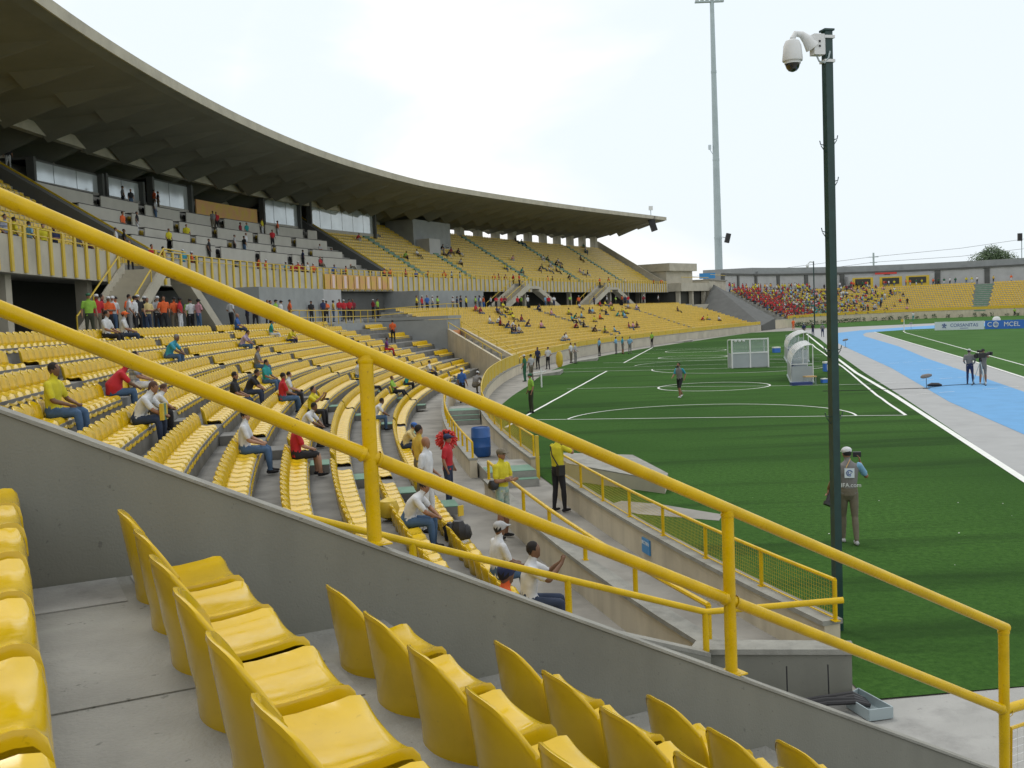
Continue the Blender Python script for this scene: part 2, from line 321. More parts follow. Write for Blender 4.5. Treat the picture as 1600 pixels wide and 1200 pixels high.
# ================================================================ own seating block (L = down the slope, t = along the rows)
def LT(l,t,z=0): return (l*.8944-t*.4472,l*.4472+t*.8944,z)
FR=math.atan2(-.8944,.4472)   # rotation: local +Y -> down the slope
mb=MB()
rows=list(range(0,10))
for k in range(0,10):
    z=3.26-.4*(k-2); lb=.44+.8*(k-2)   # tread holding row k seats: from the riser of row k-1 to its own edge
    l0=lb-.41; l1=lb+.392
    P=[LT(l0,-8),LT(l1,-8),LT(l1,4.8),LT(l0,4.8)]
    mb.prism([p[:2] for p in P],-.1,z)
o=mb.build('near_terrace','tread'); tag(o,'bare concrete terrace steps in front, with worn tiles between yellow seat rows','terrace')
MT['tile']=mat('worn_tile',(.4,.4,.38),.8,.3,3,.3,60,stain=.8,ss=4)
for (l,t_,z,a_,b_) in ((.2,4.56,3.263,.2,.22),(-.02,4.1,3.263,.07,.2),(1.0,4.55,2.863,.2,.2),(.62,4.6,3.263,.16,.17),(1.05,4.08,2.863,.17,.22),(1.8,4.55,2.463,.2,.2),(.25,3.5,3.2625,.3,.34),(1.05,3.0,2.8625,.3,.5)):
    mb=MB(); mb.box((0,0,0),(a_,b_,.0025)); tl=mb.build('floor_tile','tile' if t_>4 else 'tread',o); tl.location=LT(l,t_,z); tl.rotation_euler=(0,0,math.atan2(.4472,.8944)+R.uniform(-.01,.01))
# parapet
def topz(l): return 4.35-(.31+.497*l)
mb=MB(); P=[LT(-3.5,4.8),LT(8.6,4.8),LT(8.6,4.98),LT(-3.5,4.98)]
nseg=14
for i in range(nseg):
    a=-3.5+10.6*i/nseg; b=-3.5+10.6*(i+1)/nseg
    mb.prism([LT(a,4.8)[:2],LT(b,4.8)[:2],LT(b,4.98)[:2],LT(a,4.98)[:2]],-.1,[topz(a)-.02,topz(b)-.02,topz(b)-.02,topz(a)-.02])
pw=thing('parapet_wall','long dark grey sloping parapet wall carrying the thick yellow handrail','wall')
o=mb.build('wall_body','dark',pw)
mb=MB(); n=40
for i in range(n):
    a=-3.5+10.6*i/n; b=-3.5+10.6*(i+1)/n; e=lambda x:.004*math.sin(x*7)+.003*math.sin(x*17)
    mb.prism([LT(a,4.79)[:2],LT(b,4.79)[:2],LT(b,4.99)[:2],LT(a,4.99)[:2]],[topz(a)-.018,topz(b)-.018]*1+[topz(b)-.018,topz(a)-.018],[topz(a)+e(a),topz(b)+e(b),topz(b)+e(b)+.004,topz(a)+e(a)+.004])
mb.build('coping','cap',pw)
# thick yellow handrail
hr=thing('handrail','thick yellow pipe handrail with two sloping rails crossing the whole view','handrail')
zt=lambda l: np.interp(l,[-4,0,1.635,3.86,6.3],[6.15,4.88,4.179,3.11,2.0]); zm=lambda l: np.interp(l,[-4,0,1.635,3.86,6.3],[5.55,4.36,3.67,2.5,1.30])
def zt(l): return 4.963-.4735*l
def zm(l): return 4.475-.4925*l
TR=4.89
for nm,zz,r in (('top_rail',zt,.036),('middle_rail',zm,.035)):
    mb=MB(); ls=[-4,-2,0,.8,1.635,2.8,3.86,5,6.3]
    if nm=='top_rail': ls[-1]=6.33
    mb.tube([LT(l,TR,zz(l)) for l in ls],r,20); mb.build(nm,'yel',hr,True)
for l,zb in ((-1.0,topz(-1.0)),(1.635,topz(1.635)),(3.86,topz(3.86)),(6.3,-.02)):
    mb=MB(); mb.tube([LT(l,TR,zb),LT(l,TR,zt(l)-.01)],.037,20); mb.build('post','yel',hr,True)
    mb=MB(); mb.lathe(LT(l,TR,zb),[(.055,.0),(.055,.01),(.04,.018)],16); mb.build('base_collar','yel',hr,True)
    mb=MB(); mb.box(LT(l,TR,zb+.004),(.07,.07,.004),FR)
    if l>0 and l<6: pl_=mb.build('base_plate','yel',hr)
    for zz_ in (zm(l),):
        for sg in (-1,1):
            mb=MB(); c0=Vector(LT(l+sg*.034,TR,zm(l+sg*.034))); c1=Vector(LT(l+sg*.052,TR,zm(l+sg*.052))); mb.tube([c0,(c0+c1)/2,c1],[.043,.042,.0355],16,caps=False); mb.build('weld_bead','yel',hr,True)
    mb=MB(); mb.lathe(LT(l,TR,zt(l)-.052),[(.038,0),(.042,.01),(.041,.022)],16); mb.build('weld_bead','yel',hr,True)
# gate panel beyond the last post
gp=thing('fence_section','yellow framed wire mesh panel at the foot of the handrail, right frame edge','fence')
mb=MB(); mb.tube([LT(6.3,4.89,1.37),LT(8.6,4.89,1.37)],.037,14); mb.build('top_rail','yel',gp,True)
a=Vector(LT(6.37,4.89,0)); b=Vector(LT(8.5,4.89,0)); d=(b-a)
mb=MB(); mb.tube([a+Vector((0,0,.05)),a+Vector((0,0,1.22)),b+Vector((0,0,1.22)),b+Vector((0,0,.05))],.015,6); mb.build('frame','yel',gp)
mb=MB()
for i in range(1,30): p=a+d*i/30; mb.tube([p+Vector((0,0,.05)),p+Vector((0,0,1.22))],.0022,4)
for i in range(1,20): mb.tube([a+Vector((0,0,.05+i*.06)),b+Vector((0,0,.05+i*.06))],.0022,4)
o=mb.build('wire_mesh','ntrail',gp); o['kind']='stuff'
# ---------------------------------------------------------------- seats
DROP,DEXP=.13,3.0
def shell(nu,vs,wd,th,close=True):
    """vs: rows of (y,z,isback 0..1); returns closed slab"""
    v=[];f=[]
    us=[-1+2*i/nu for i in range(nu+1)]
    if not vs[0][2] and nu>6: nu+=4; us=[-1.3,-1.06]+us+[1.06,1.3]
    def P(u,y,z,b,off):
        s=abs(u)
        z2=z-(DROP*s**DEXP)*max(0,(z-.1)/.26)*b; y2=y+(.1*s**2.2)*(b if b else max(0,1-y/.2))
        x=max(-1,min(1,u))*wd/2*(1-.06*b*max(0,(z-.2)/.16))
        if not b:
            z2+=.014*min(s,1)**4-.012*(1-min(s,1)**2)-max(0,(s-1))*3.2*max(.012,(.012+z2)); x=u*wd/2 if s<=1 else (wd/2+.004)*(1 if u>0 else -1)
        return x,y2,z2
    for side in (0,1):
        for j,(y,z,b,ny,nz) in enumerate(vs):
            for u in us:
                x,y2,z2=P(u,y,z,b,0)
                if side: y2-=ny*th; z2-=nz*th
                v.append((x,y2,z2))
    n=nu+1;m=len(vs);o=n*m
    for j in range(m-1):
        for i in range(nu):
            f.append((j*n+i,j*n+i+1,(j+1)*n+i+1,(j+1)*n+i)); f.append((o+j*n+i,o+(j+1)*n+i,o+(j+1)*n+i+1,o+j*n+i+1))
    if close:
        for i in range(nu): f.append((i,o+i,o+i+1,i+1)); j=(m-1)*n; f.append((j+i,j+i+1,o+j+i+1,o+j+i))
        for j in range(m-1): f.append((j*n,(j+1)*n,o+(j+1)*n,o+j*n)); k=nu; f.append((j*n+k,o+j*n+k,o+(j+1)*n+k,(j+1)*n+k))
    return v,f
def seat_meshes():
    back=[(-.047,.368,1,.1,.95),(-.036,.366,1,.5,.8),(-.030,.35,1,.9,.3),(-.024,.30,1,1,0),(-.012,.22,1,1,0),(-.002,.14,1,1,0),(.01,.08,1,1,0),(.012,.04,1,1,0),(.014,.0,1,1,0)]
    pan=[(.0,.075,0,0,1),(.03,.06,0,0,1),(.1,.052,0,0,1),(.2,.052,0,0,1),(.3,.062,0,0,1),(.345,.07,0,0,1),(.375,.066,0,.3,.9),(.393,.045,0,1,.3),(.4,.01,0,1,0),(.402,-.035,0,1,0)]
    b=shell(12,back,.45,.016); p=shell(10,pan,.395,.012)
    v=b[0]+p[0]; f=b[1]+[tuple(i+len(b[0]) for i in q) for q in p[1]]
    M0b=mesh('seat_backrest',*b,'seat',smooth=True); M0p=mesh('seat_pan',*p,'seat',smooth=True); M0=mesh('seat_shell',v,f,'seat',smooth=True)
    for m in (M0b,M0p,M0):
        try: m.set_sharp_from_angle(angle=math.radians(70))
        except Exception: pass
    global DROP,DEXP
    DROP,DEXP=.085,4.0
    b1=shell(6,[back[1],back[3],back[5],back[8]],.48,.02); p1=shell(4,[pan[0],pan[3],pan[5],pan[7],(.44,-.1,0,1,0)],.47,.02,False)
    v1=b1[0]+p1[0]; f1=b1[1]+[tuple(i+len(b1[0]) for i in q) for q in p1[1]]
    # coarse: curved back of two panels, pan, lip
    v2=[(-.21,.05,.28),(0,-.03,.36),(.21,.05,.28),(-.22,.06,.0),(0,.01,.0),(.22,.06,.0),(-.22,.05,.06),(0,.0,.055),(.22,.05,.06),(-.22,.4,.075),(.22,.4,.075),(-.22,.43,-.07),(.22,.43,-.07)]
    f2=[(0,1,4,3),(1,2,5,4),(6,7,8,10,9),(9,10,12,11)]
    return M0,M0b,M0p,(np.array(v1),f1),(np.array(v2),f2)
M0,M0b,M0p,LOD1,LOD2=seat_meshes()
M1=mesh('seat_shell_mid',LOD1[0].tolist(),LOD1[1],'seat',smooth=True)
hole=MB(); 
for dy in (.1,): hole.box((.13,.15,.0515),(.016,.010,.003),.3)

MH=hole.build('bolt_hole','black').data; bpy.data.objects.remove(bpy.data.objects['bolt_hole'])
hole=MB(); hole.lathe((-.09,.1,.0455),[(.03,0),(.028,.0035)],14); MC=hole.build('bolt_cap','seat').data; bpy.data.objects.remove(bpy.data.objects['bolt_cap'])
ORD=['nearest','second','third','fourth','fifth','sixth','seventh','eighth','ninth','tenth','eleventh','twelfth','thirteenth','fourteenth']
rown={0:'uppermost row, out at left',1:'row along the left frame edge',2:'long row in front of the bare treads',3:'third row down from the left',4:'fourth row down by the parapet',5:'lowest visible row by the parapet',6:'row below the frame'}
T0={0:4.35,1:4.35,2:4.37,3:4.2,4:4.23,5:4.14,6:4.1,7:4.1,8:4.1}
cnt=0
for k in range(1,7):
    z=3.26-.4*(k-2); lb=.44+.8*(k-2)
    for j in range(0,9 if k<5 else 5):
        t=T0[k]-.485*j
        if k==1 and j>8: break
        p=LT(lb,t,z); 
        vis= (k==1) or (k==2 and j<8) or (k==3 and j<7) or (k==4 and j<5) or (k==5 and j<5) or (k==6 and j<3)
        if not vis: continue
        s=thing('stadium_seat','yellow seat, %s from the parapet, in the %s'%(ORD[j],rown[k]),'seat',p,FR+R.uniform(-.03,.03),'yellow seats in the near block')
        s.rotation_euler[0]=R.uniform(-.012,.012); link('backrest',M0b,s); pn=link('seat_pan',M0p,s); link('bolt_cap',MC,pn); link('bolt_hole',MH,pn); cnt+=1
def seat_row(s0,s1,o,pitch=.49,skip=()):
    """points along an offset row: (x,y,rz,s)"""
    S=np.arange(s0,s1,.25); P=np.array([at(s,o)[:2] for s in S]); c=np.r_[0,np.cumsum(np.hypot(*np.diff(P,axis=0).T))]
    out=[]
    for d in np.arange(.25,c[-1],pitch):
        s=float(np.interp(d,c,S))
        if any(a<=s<=b for a,b in skip): continue
        p=at(s,o); out.append((p[0],p[1],rzf(s),s))
    return out
def bulk(name,rows,lod,m,label,cat='seats'):
    V,Fc=lod; V=np.asarray(V); vs=[];fs=[];n=len(V)
    for i,(x,y,z,r) in enumerate(rows):
        c,s=math.cos(r),math.sin(r); vs.append(np.c_[V[:,0]*c-V[:,1]*s+x,V[:,0]*s+V[:,1]*c+y,V[:,2]+z])
    allv=np.vstack(vs); 
    loops=np.concatenate([np.array(f) for f in Fc]); ls=np.array([len(f) for f in Fc])
    N=len(rows); L_=(loops[None,:]+n*np.arange(N)[:,None]).ravel(); st=np.r_[0,np.cumsum(np.tile(ls,N))[:-1]]
    me=bpy.data.meshes.new(name); me.vertices.add(len(allv)); me.vertices.foreach_set('co',allv.ravel()); me.loops.add(len(L_)); me.loops.foreach_set('vertex_index',L_.astype(np.int32))
    me.polygons.add(len(st)); me.polygons.foreach_set('loop_start',st.astype(np.int32)); 
    me.materials.append(MT[m]); me.update(calc_edges=True); me.validate()
    o=link(name,me); return tag(o,label,cat,kind='stuff')
# ---------------------------------------------------------------- lower bowl terraces
def step_prof(of,zb,run,rise,n,obase,zback,oback,dzf=None):
    P=[(of,-.1)]
    for k in range(n): P+=[(of+run*k,zb+rise*k),(of+run*(k+1),zb+rise*k)]
    P+=[(oback,zb+rise*(n-1)),(oback,-.1)]; return P
A1=((21.4,22.3),(35.9,36.7),(47.2,48.0),(65.2,66.0)); 
s1e=lambda o: min(80,72.2+1.35*(o-.6))
mb=MB()
for k in range(11):
    oa=3.2+.9*k; ob=oa+.9 if k<10 else 13.5; ext(mb,10.5,s1e(oa)-.1,[(oa,-.1),(oa,.46+.36*k),(ob,.46+.36*k),(ob,-.1)],2)
0; o=mb.build('curved_terrace','tread2'); tag(o,'curved grey concrete terrace beyond the parapet stepping down to the field passage','terrace')
S1=[]
for k in range(11):
    o_=3.2+.9*k; z=.46+.36*k; a=10.7; b=71.8-.25*k
    for x,y,r,s in seat_row(a,b,o_+.42,.49,A1): S1.append((x,y,z,r,k,s))
    if k%2==1 and k<10:
        for x,y,r,s in seat_row(s1e(o_)-5.0,s1e(o_)-.7,o_+.42,.49): S1.append((x,y,z,r,k,s))
S1.sort(key=lambda q:(q[0]**2+q[1]**2)); near=S1[:255]; far=S1[255:]
near.sort(key=lambda q:(q[4],q[5])); _c={}
BIG=['first','second','third','fourth','fifth','sixth','seventh','eighth','ninth','tenth','eleventh','twelfth','thirteenth','fourteenth','fifteenth','sixteenth','seventeenth','eighteenth','nineteenth','twentieth']
def ordn(i): return BIG[i] if i<20 else ['twenty-','thirty-'][i//10-2]+BIG[i%10] if i%10!=9 or 1 else ''
for q in near:
    s=link('stadium_seat',M1,None,q[:3],q[3]); kk=q[4]
    _c[kk]=_c.get(kk,-1)+1; tag(s,'%s yellow seat from the parapet in the %s curved row up from the field'%(ordn(_c[kk]),ORD[kk] if kk else 'lowest'),'seat','yellow seats in curved row %d'%(kk+1))
bulk('curved_seat_rows',[q[:4] for q in far],LOD1,'seat','long curving rows of yellow seats sweeping away beyond the parapet')
# green painted aisle steps
for (a,b) in A1:
    for k in range(11):
        s=(a+b)/2; o_=3.2+.9*k
        p=at(s,o_-.22,.46+.36*k-.18); mb=MB(); mb.box((0,0,-.09),(.4,.2,.085)); st=mb.build('aisle_step','tread2'); mb=MB(); mb.box((0,0,.006),(.4,.2,.009)); mb.build('tread_top','green' if k<4 else 'tread2',st); st.location=p; st.rotation_euler=(0,0,rzf(s))
        tag(st,'%s half step of the %s aisle from the camera, crossing the %s curved row'%('green' if k<4 else 'grey',['nearest','second','third','fourth'][A1.index((a,b))],ORD[k] if k else 'lowest'),'step','aisle half steps of the curved terrace')
# far straight block S2
hw=lambda s: np.interp(s,[10,45,60,80,100,180],[.52,.55,.62,.68,1.0,1.05])
S2O,S2Z,S2R,S2H,S2N=.45,1.0,.725,.25,17
def s2s(o): return 76.3+(o-.4)*1.27 if o<6.4 else 84.0
def s1e(o): return min(80,72.2+1.35*(o-.6))
def s2terr(mb):
    for k in range(S2N):
        oa=S2O+S2R*k; ob=oa+S2R if k<S2N-1 else 13.62; s0=s2s(oa)+.15; z=S2Z+S2H*k; ext(mb,s0,181,[(oa,-.1),(oa,z),(ob,z),(ob,-.1)],2.4)
mb=MB(); (0)if False else None; s2terr(mb); o=mb.build('far_terrace','tread'); tag(o,'wide grey terrace under the far yellow seats on the left side of the field','terrace')
A2=((118.0,119.2),(149.5,150.7))
S2=[]
for k in range(S2N):
    for x,y,r,s in seat_row(s2s(S2O+S2R*k)+.5,180.5-.9*max(0,k-11),S2O+S2R*k+.42,.5,A2): S2.append((x,y,S2Z+S2H*k,r))
bulk('far_seat_block',S2,LOD2,'seatf','sloping block of yellow seats in the middle distance under the upper tier')
for ai,(a,b) in enumerate(A2):
    mb=MB()
    for k in range(S2N): ext(mb,a+.05,b-.05,[(S2O+S2R*k-.3,S2Z+S2H*(k-1)),(S2O+S2R*k-.3,S2Z+S2H*k-.12),(S2O+S2R*k-.003,S2Z+S2H*k-.12),(S2O+S2R*k-.003,S2Z+S2H*(k-1))],2)
    o=mb.build('aisle_steps','dgrey'); tag(o,'dark aisle steps cutting through the far yellow seats, %s of two'%('left' if ai==0 else 'right'),'steps')
# ---------------------------------------------------------------- field walls and fences
def wall(name,s0,s1,o,w_,hz,m,label,capm='cap',z0=-.1,capw=.03):
    t=thing(name,label,'wall'); mb=MB(); H_=hz if callable(hz) else (lambda s:hz)
    ext(mb,s0,s1,lambda s:[(o,z0),(o,H_(s)-.06),(o+w_,H_(s)-.06),(o+w_,z0)],1.5); mb.build('wall_body',m,t)
    mb=MB(); ext(mb,s0-.01,s1+.01,lambda s:[(o-capw,H_(s)-.06),(o-capw,H_(s)),(o+w_+capw,H_(s)),(o+w_+capw,H_(s)-.06)],1.5); mb.build('coping',capm,t); return t
wall('field_wall',11.0,23.2,.0,.22,hw,'beige','low beige field wall with wire fence nearest the green camera pole')
wall('field_wall',26.4,46,.0,.22,hw,'beige','low curved beige field wall beyond the gate gap and blue barrel')
wall('field_wall',46.02,75.6,.0,.22,hw,'beige','bending beige field wall topped with solid yellow fence panels')
wall('field_wall',75.62,181,.0,.22,hw,'facia','long beige wall between the turf and the far yellow seats')
wall('passage_wall',10.6,23.4,1.72,.2,lambda s:.52,'beige','low beige wall with thin rail beside the lowest near seats')
wall('passage_wall',27.0,52,1.6,.2,lambda s:np.interp(s,[27,40,52],[.52,.6,1.0]),'beige','low curved beige wall with short yellow posts left of the blue barrel')
mb=MB(); a=at(11.0,0.22); b=at(10.6,1.72); c=at(10.6,1.92)
mb.prism([(3.6,10.98),(3.64,11.2),(2.0,11.45),(1.9,11.2)],-.1,.5); ew=thing('passage_end_wall','grey end wall block closing the passage above the cable tray','wall'); mb.build('wall_body','dark',ew)
mb=MB(); mb.prism([(3.64,10.94),(3.68,11.24),(2.0,11.5),(1.85,11.16)],.5,.56); mb.build('coping','cap',ew)
# side wall of the curved terrace (slopes up and away behind the parapet)
B0=Vector((2.0,11.2,0)); BD=Vector((-.93,-.37,0)); BN=Vector((.37,-.93,0))*.18
sw=thing('terrace_side_wall','grey sloping side wall with pale blue-grey edge behind the parapet','wall')
mb=MB()
u1=11.
P=[B0,B0+BD*u1,B0+BD*u1+BN,B0+BN]; mb.prism([p[:2] for p in P],-.1,[.5,.5+.357*u1,.5+.357*u1,.5]); mb.build('wall_body','dark',sw)
mb=MB(); mb.prism([p[:2] for p in P],[.503,.503+.357*u1,.503+.357*u1,.503],[.55,.55+.357*u1,.55+.357*u1,.55]); mb.build('coping','cap',sw)
mid=BN/2
sr=thing('side_rail','thin yellow handrail descending on the wall just behind the parapet','handrail')
mb=MB(); mb.tube([B0+BD*u+mid+Vector((0,0,.99+.357*u)) for u in (9,6,3,0)]+[Vector((3.56,11.12,1.06))],.036,12); mb.build('top_rail','yel',sr,True)
for u in (0,1.65,3.3,4.95,6.6):
    mb=MB(); p=B0+BD*u+mid; mb.tube([p+Vector((0,0,.55+.357*u)),p+Vector((0,0,.99+.357*u))],.036,12); mb.build('post','yel',sr,True)
def fence(s0,s1,o,zb,h,label,post_ds,kind,r=.028,rail_r=None,last=None):
    t=thing('fence' if kind!='rail' else 'rail',label,'fence' if kind!='rail' else 'railing'); rr=rail_r or r
    ZB=zb if callable(zb) else (lambda s:zb); HH=h if callable(h) else (lambda s:h)
    n=max(2,int((s1-s0)/1.2)); S=[s0+(s1-s0)*i/n for i in range(n+1)]
    mb=MB(); mb.tube([at(s,o,ZB(s)+HH(s)) for s in S],rr,8); mb.build('top_rail','yel2' if kind=='panel' else 'yel',t,True)
    ns=max(1,round((s1-s0)/post_ds))
    for i in range(ns+1):
        s=s0+(s1-s0)*i/ns; mb=MB(); mb.tube([at(s,o,ZB(s)),at(s,o,ZB(s)+HH(s))],r,8); 
        if s<60: mb.box(at(s,o,ZB(s)+.005),(.05,.04,.005),rzf(s))
        mb.build('post','yel',t,True)
    if kind=='mesh':
        mb=MB(); mb.tube([at(s,o,ZB(s)+.03) for s in S],.012,5); mb.build('bottom_rail','yel',t)
        mb=MB(); ds=.055
        for s in np.arange(s0+ds,s1,ds): mb.tube([at(s,o,ZB(s)+.03),at(s,o,ZB(s)+HH(s))],.0022,3,caps=False)
        for j in range(1,int(h/.05)): mb.tube([at(s,o,ZB(s)+.03+j*.05) for s in S],.0022,3,caps=False)
        w_=mb.build('wire_mesh','yel2',t); w_['kind']='stuff'
    if kind=='panel':
        for i in range(ns):
            a=s0+(s1-s0)*i/ns; b=s0+(s1-s0)*(i+1)/ns; mb=MB()
            ext(mb,a+.05,b-.05,lambda s:[(o-.008,ZB(s)+.03),(o-.008,ZB(s)+HH(s)-.02),(o+.008,ZB(s)+HH(s)-.02),(o+.008,ZB(s)+.03)],1.2); mb.build('panel','yel2',t)
    return t
fence(10.95,23.0,.1,hw,.5,'yellow wire mesh fence on the low field wall nearest the camera pole',1.72,'mesh')
fence(26.6,45.8,.1,hw,.55,'yellow wire mesh fence curving along the turf past the blue barrel',2.1,'mesh')
fence(46.1,75.2,.1,hw,lambda s:np.interp(s,[46,55,78,87],[.55,.8,.8,.6]),'solid looking yellow fence bending along the turf edge',2.4,'panel')
fence(76,180.8,.1,hw,.5,'long yellow fence on the wall in front of the far seats',3.0,'panel')
fence(10.9,23.3,1.82,.52,.42,'thin yellow rail on short posts along the lowest near seat row',2.0,'rail',.034)
fence(27.1,50,1.7,lambda s:np.interp(s,[27,40,52],[.52,.6,1.0]),.42,'short yellow posts and rail on the wall left of the blue barrel',1.3,'rail',.03)
# low gate post pair at the gap
for s,lab in ((23.35,'tall square yellow gate post on the near side of the wall gap'),(26.1,'tall square yellow gate post on the far side of the wall gap')):
    mb=MB(); p=at(s,.1,0); mb.box((p[0],p[1],.56),(.045,.045,.58),rzf(s)); tag(mb.build('gate_post','yel2'),lab,'post')
# passage steps with green nosing
for s0,z0,n,lab in ((25.0,.0,2,'short flight of green edged steps in the passage by the wall gap'),(40.5,.0,3,'wide green topped steps across the passage behind the blue barrel')):
    t=thing('steps',lab,'steps')
    for i in range(n):
        mb=MB(); a=s0+i*.35; ext(mb,a,a+(.35 if i<n-1 else 2.2),[(.28,-.05),(.28,.17*(i+1)),(1.55,.17*(i+1)),(1.55,-.05)],.6); mb.build('step','tread',t)
        mb=MB(); ext(mb,a+.0,a+(.3 if i<n-1 else 1.0),[(.3,.17*(i+1)+.003),(.3,.17*(i+1)+.012),(1.53,.17*(i+1)+.012),(1.53,.17*(i+1)+.003)],.6); mb.build('nosing','green',t)
# oblique tunnel passage between the curved rows and the far block
vm=thing('tunnel_entrance','dark tunnel mouth with an orange sign between the two lower seat blocks','entrance')
for sa,nm in ((79.95,'side_pier'),(83.4,'side_pier')):
    mb=MB(); ext(mb,sa,sa+.55,[(13.4,-.1),(13.4,4.2),(6.6,4.2),(6.6,-.1)],1); mb.build(nm,'grey',vm)
mb=MB(); ext(mb,80.5,83.4,[(13.4,2.3),(13.4,4.2),(6.6,4.2),(6.6,2.3)],1.5); mb.build('lintel','grey',vm)
mb=MB(); ext(mb,80.3,83.6,[(6.5,2.75),(6.5,3.3),(6.58,3.3),(6.58,2.75)],1.5); mb.build('sign','orange',vm)
mb=MB(); ext(mb,80.5,83.4,[(12.9,0),(12.9,2.3),(13.3,2.3),(13.3,0)],1.5); mb.build('inner_wall','void_shade',vm)
for (pa,pb,side) in ((at(76.15,.4),at(83.9,6.5),'right'),(at(72.1,.9),at(80.0,6.5),'left')):
    a=Vector(pa);b=Vector(pb); d=(b-a).normalized(); nn=Vector((-d.y,d.x,0))*.1
    mb=MB(); mb.prism([(a-nn)[:2],(a+nn)[:2],(b+nn)[:2],(b-nn)[:2]],-.1,[1.15,1.15,3.45,3.45]); tag(mb.build('passage_side_wall','beige'),'sloping beige wall on the %s of the tunnel passage to the field'%side,'wall')
    t=thing('rail','thin yellow rail sloping down on the %s wall of the tunnel passage'%side,'railing'); mb=MB()
    mb.tube([a+Vector((0,0,1.6)),b+Vector((0,0,3.95))],.035,6); mb.build('top_rail','yel2',t)
    for f_ in (0,.33,.66,1): mb=MB(); q=a.lerp(b,f_); z_=1.15+2.3*f_; mb.tube([q+Vector((0,0,z_)),q+Vector((0,0,z_+.46))],.03,6); mb.build('post','yel2',t)
# ================================================================ covered grandstand
G=thing('grandstand','long curved concrete grandstand with cantilever roof, upper tier and glazed boxes','grandstand')
zf=lambda s: 19.0+1.8*min(max((s-105)/82,0),1)
WZ=lambda s: 4.06+dz(s,.85)
mb=MB(); ext(mb,12,80,lambda s:[(13.505,-.1),(13.5,WZ(s)),(24.6,WZ(s)),(24.6,-.1)],3); mb.build('walkway','tread',G)
mb=MB(); ext(mb,80,186,lambda s:[(13.62,-.1),(13.62,WZ(s)),(24.6,WZ(s)),(24.6,-.1)],3); mb.build('walkway','tread',G)
FZ=lambda s:dz(s,.5)
# fascia wall in bays
for i,(a,b) in enumerate([(16,40),(40,51.6),(55.2,64),(64,76),(76,83),(83,97.6),(97.6,112),(112,127),(130.5,155),(158.5,187)]):
    mb=MB(); ext(mb,a,b,lambda s:[(18.5,6.8+FZ(s)),(18.5,8.3+FZ(s)),(18.75,8.3+FZ(s)),(18.75,6.8+FZ(s))],2); mb.build('fascia_wall','facia',G)
NU=19; RU=.626; HU=.405
def upprof(s):
    q=FZ(s); P=[(18.75,6.8+q),(18.75,7.45+q),(19.6,7.45+q)]
    for k in range(NU): P+=[(19.6+RU*k,8.0+q+HU*k),(19.6+RU*(k+1),8.0+q+HU*k)]
    P+=[(31.6,8.0+q+HU*(NU-1)),(31.6,12.0+q),(24.6,7.2+q)]; return P
mb=MB(); ext(mb,14,187,upprof,2.5); mb.build('upper_terrace','tread',G)
mb=MB(); ext(mb,14,186.9,lambda s:[(24.7,WZ(s)),(24.7,7.25+FZ(s)),(25.1,7.45+FZ(s)),(25.1,WZ(s))],3); mb.build('concourse_wall','void_shade',G)  # shade of the deep concourse is painted into this wall's colour
# concourse blocks, light grey
for a,b,o0,m in ((63.5,76,15.2,'grey'),(76.05,80.6,15.6,'pale'),(97.5,113,15.6,'grey'),(84,97,19.2,'dgrey')):
    mb=MB(); ext(mb,a,b,lambda s:[(o0,WZ(s)),(o0,6.75+FZ(s)),(22,6.75+FZ(s)),(22,WZ(s))],2); mb.build('concourse_block',m,G)
for s in list(np.arange(20,184,7.5)):
    mb=MB(); p=at(s,19.6,0); mb.prism([at(s-.25,19.3)[:2],at(s+.25,19.3)[:2],at(s+.25,19.9)[:2],at(s-.25,19.9)[:2]],WZ(s),6.85+FZ(s)); mb.build('concourse_column','facia',G)
# yellow posts on the fascia
rl=thing('upper_railing','yellow railing with flat posts fixed down the upper tier fascia','railing')
pm={}
S_=[s for s in np.arange(17,187,1.15) if not (51.6<s<55.2 or 127<s<130.5 or 155<s<158.5)]
mbp=MB(); mbp.box((0,0,.95),(.12,.04,.95)); pme=mbp.build('post','yel2',rl); base=pme.data; bpy.data.objects.remove(pme)
for s in S_: link('post',base,rl,at(s,18.44,6.85+FZ(s)),rzf(s))
for a,b in ((16,51.6),(55.2,127),(130.5,155),(158.5,187)):
    for dzv in (.55,.25):
        mb=MB(); mb.tube([at(s,18.44,8.2+dzv+FZ(s)) for s in np.arange(a,b+.01,(b-a)/max(2,int((b-a)/2)))],.03,6); mb.build('top_rail' if dzv==.55 else 'lower_rail','yel2',rl)
# printed banners on the fascia bay
for i,s in enumerate(np.arange(83.6,96.6,1.15)):
    mb=MB(); ext(mb,s,s+1.0,lambda s:[(18.30,6.95+FZ(s)),(18.30,8.25+FZ(s)),(18.33,8.25+FZ(s)),(18.33,6.95+FZ(s))],2); b_=mb.build('banner','bannery'); tag(b_,'%s yellow and pink printed banner from the left on the upper fascia'%ORD[i],'banner','banners on the fascia')
    if i%2==1:
        mb=MB(); ext(mb,s+.25,s+.72,lambda s:[(18.27,7.05+FZ(s)),(18.27,8.15+FZ(s)),(18.29,8.15+FZ(s)),(18.29,7.05+FZ(s))],2); mb.build('print','bannerw',b_)
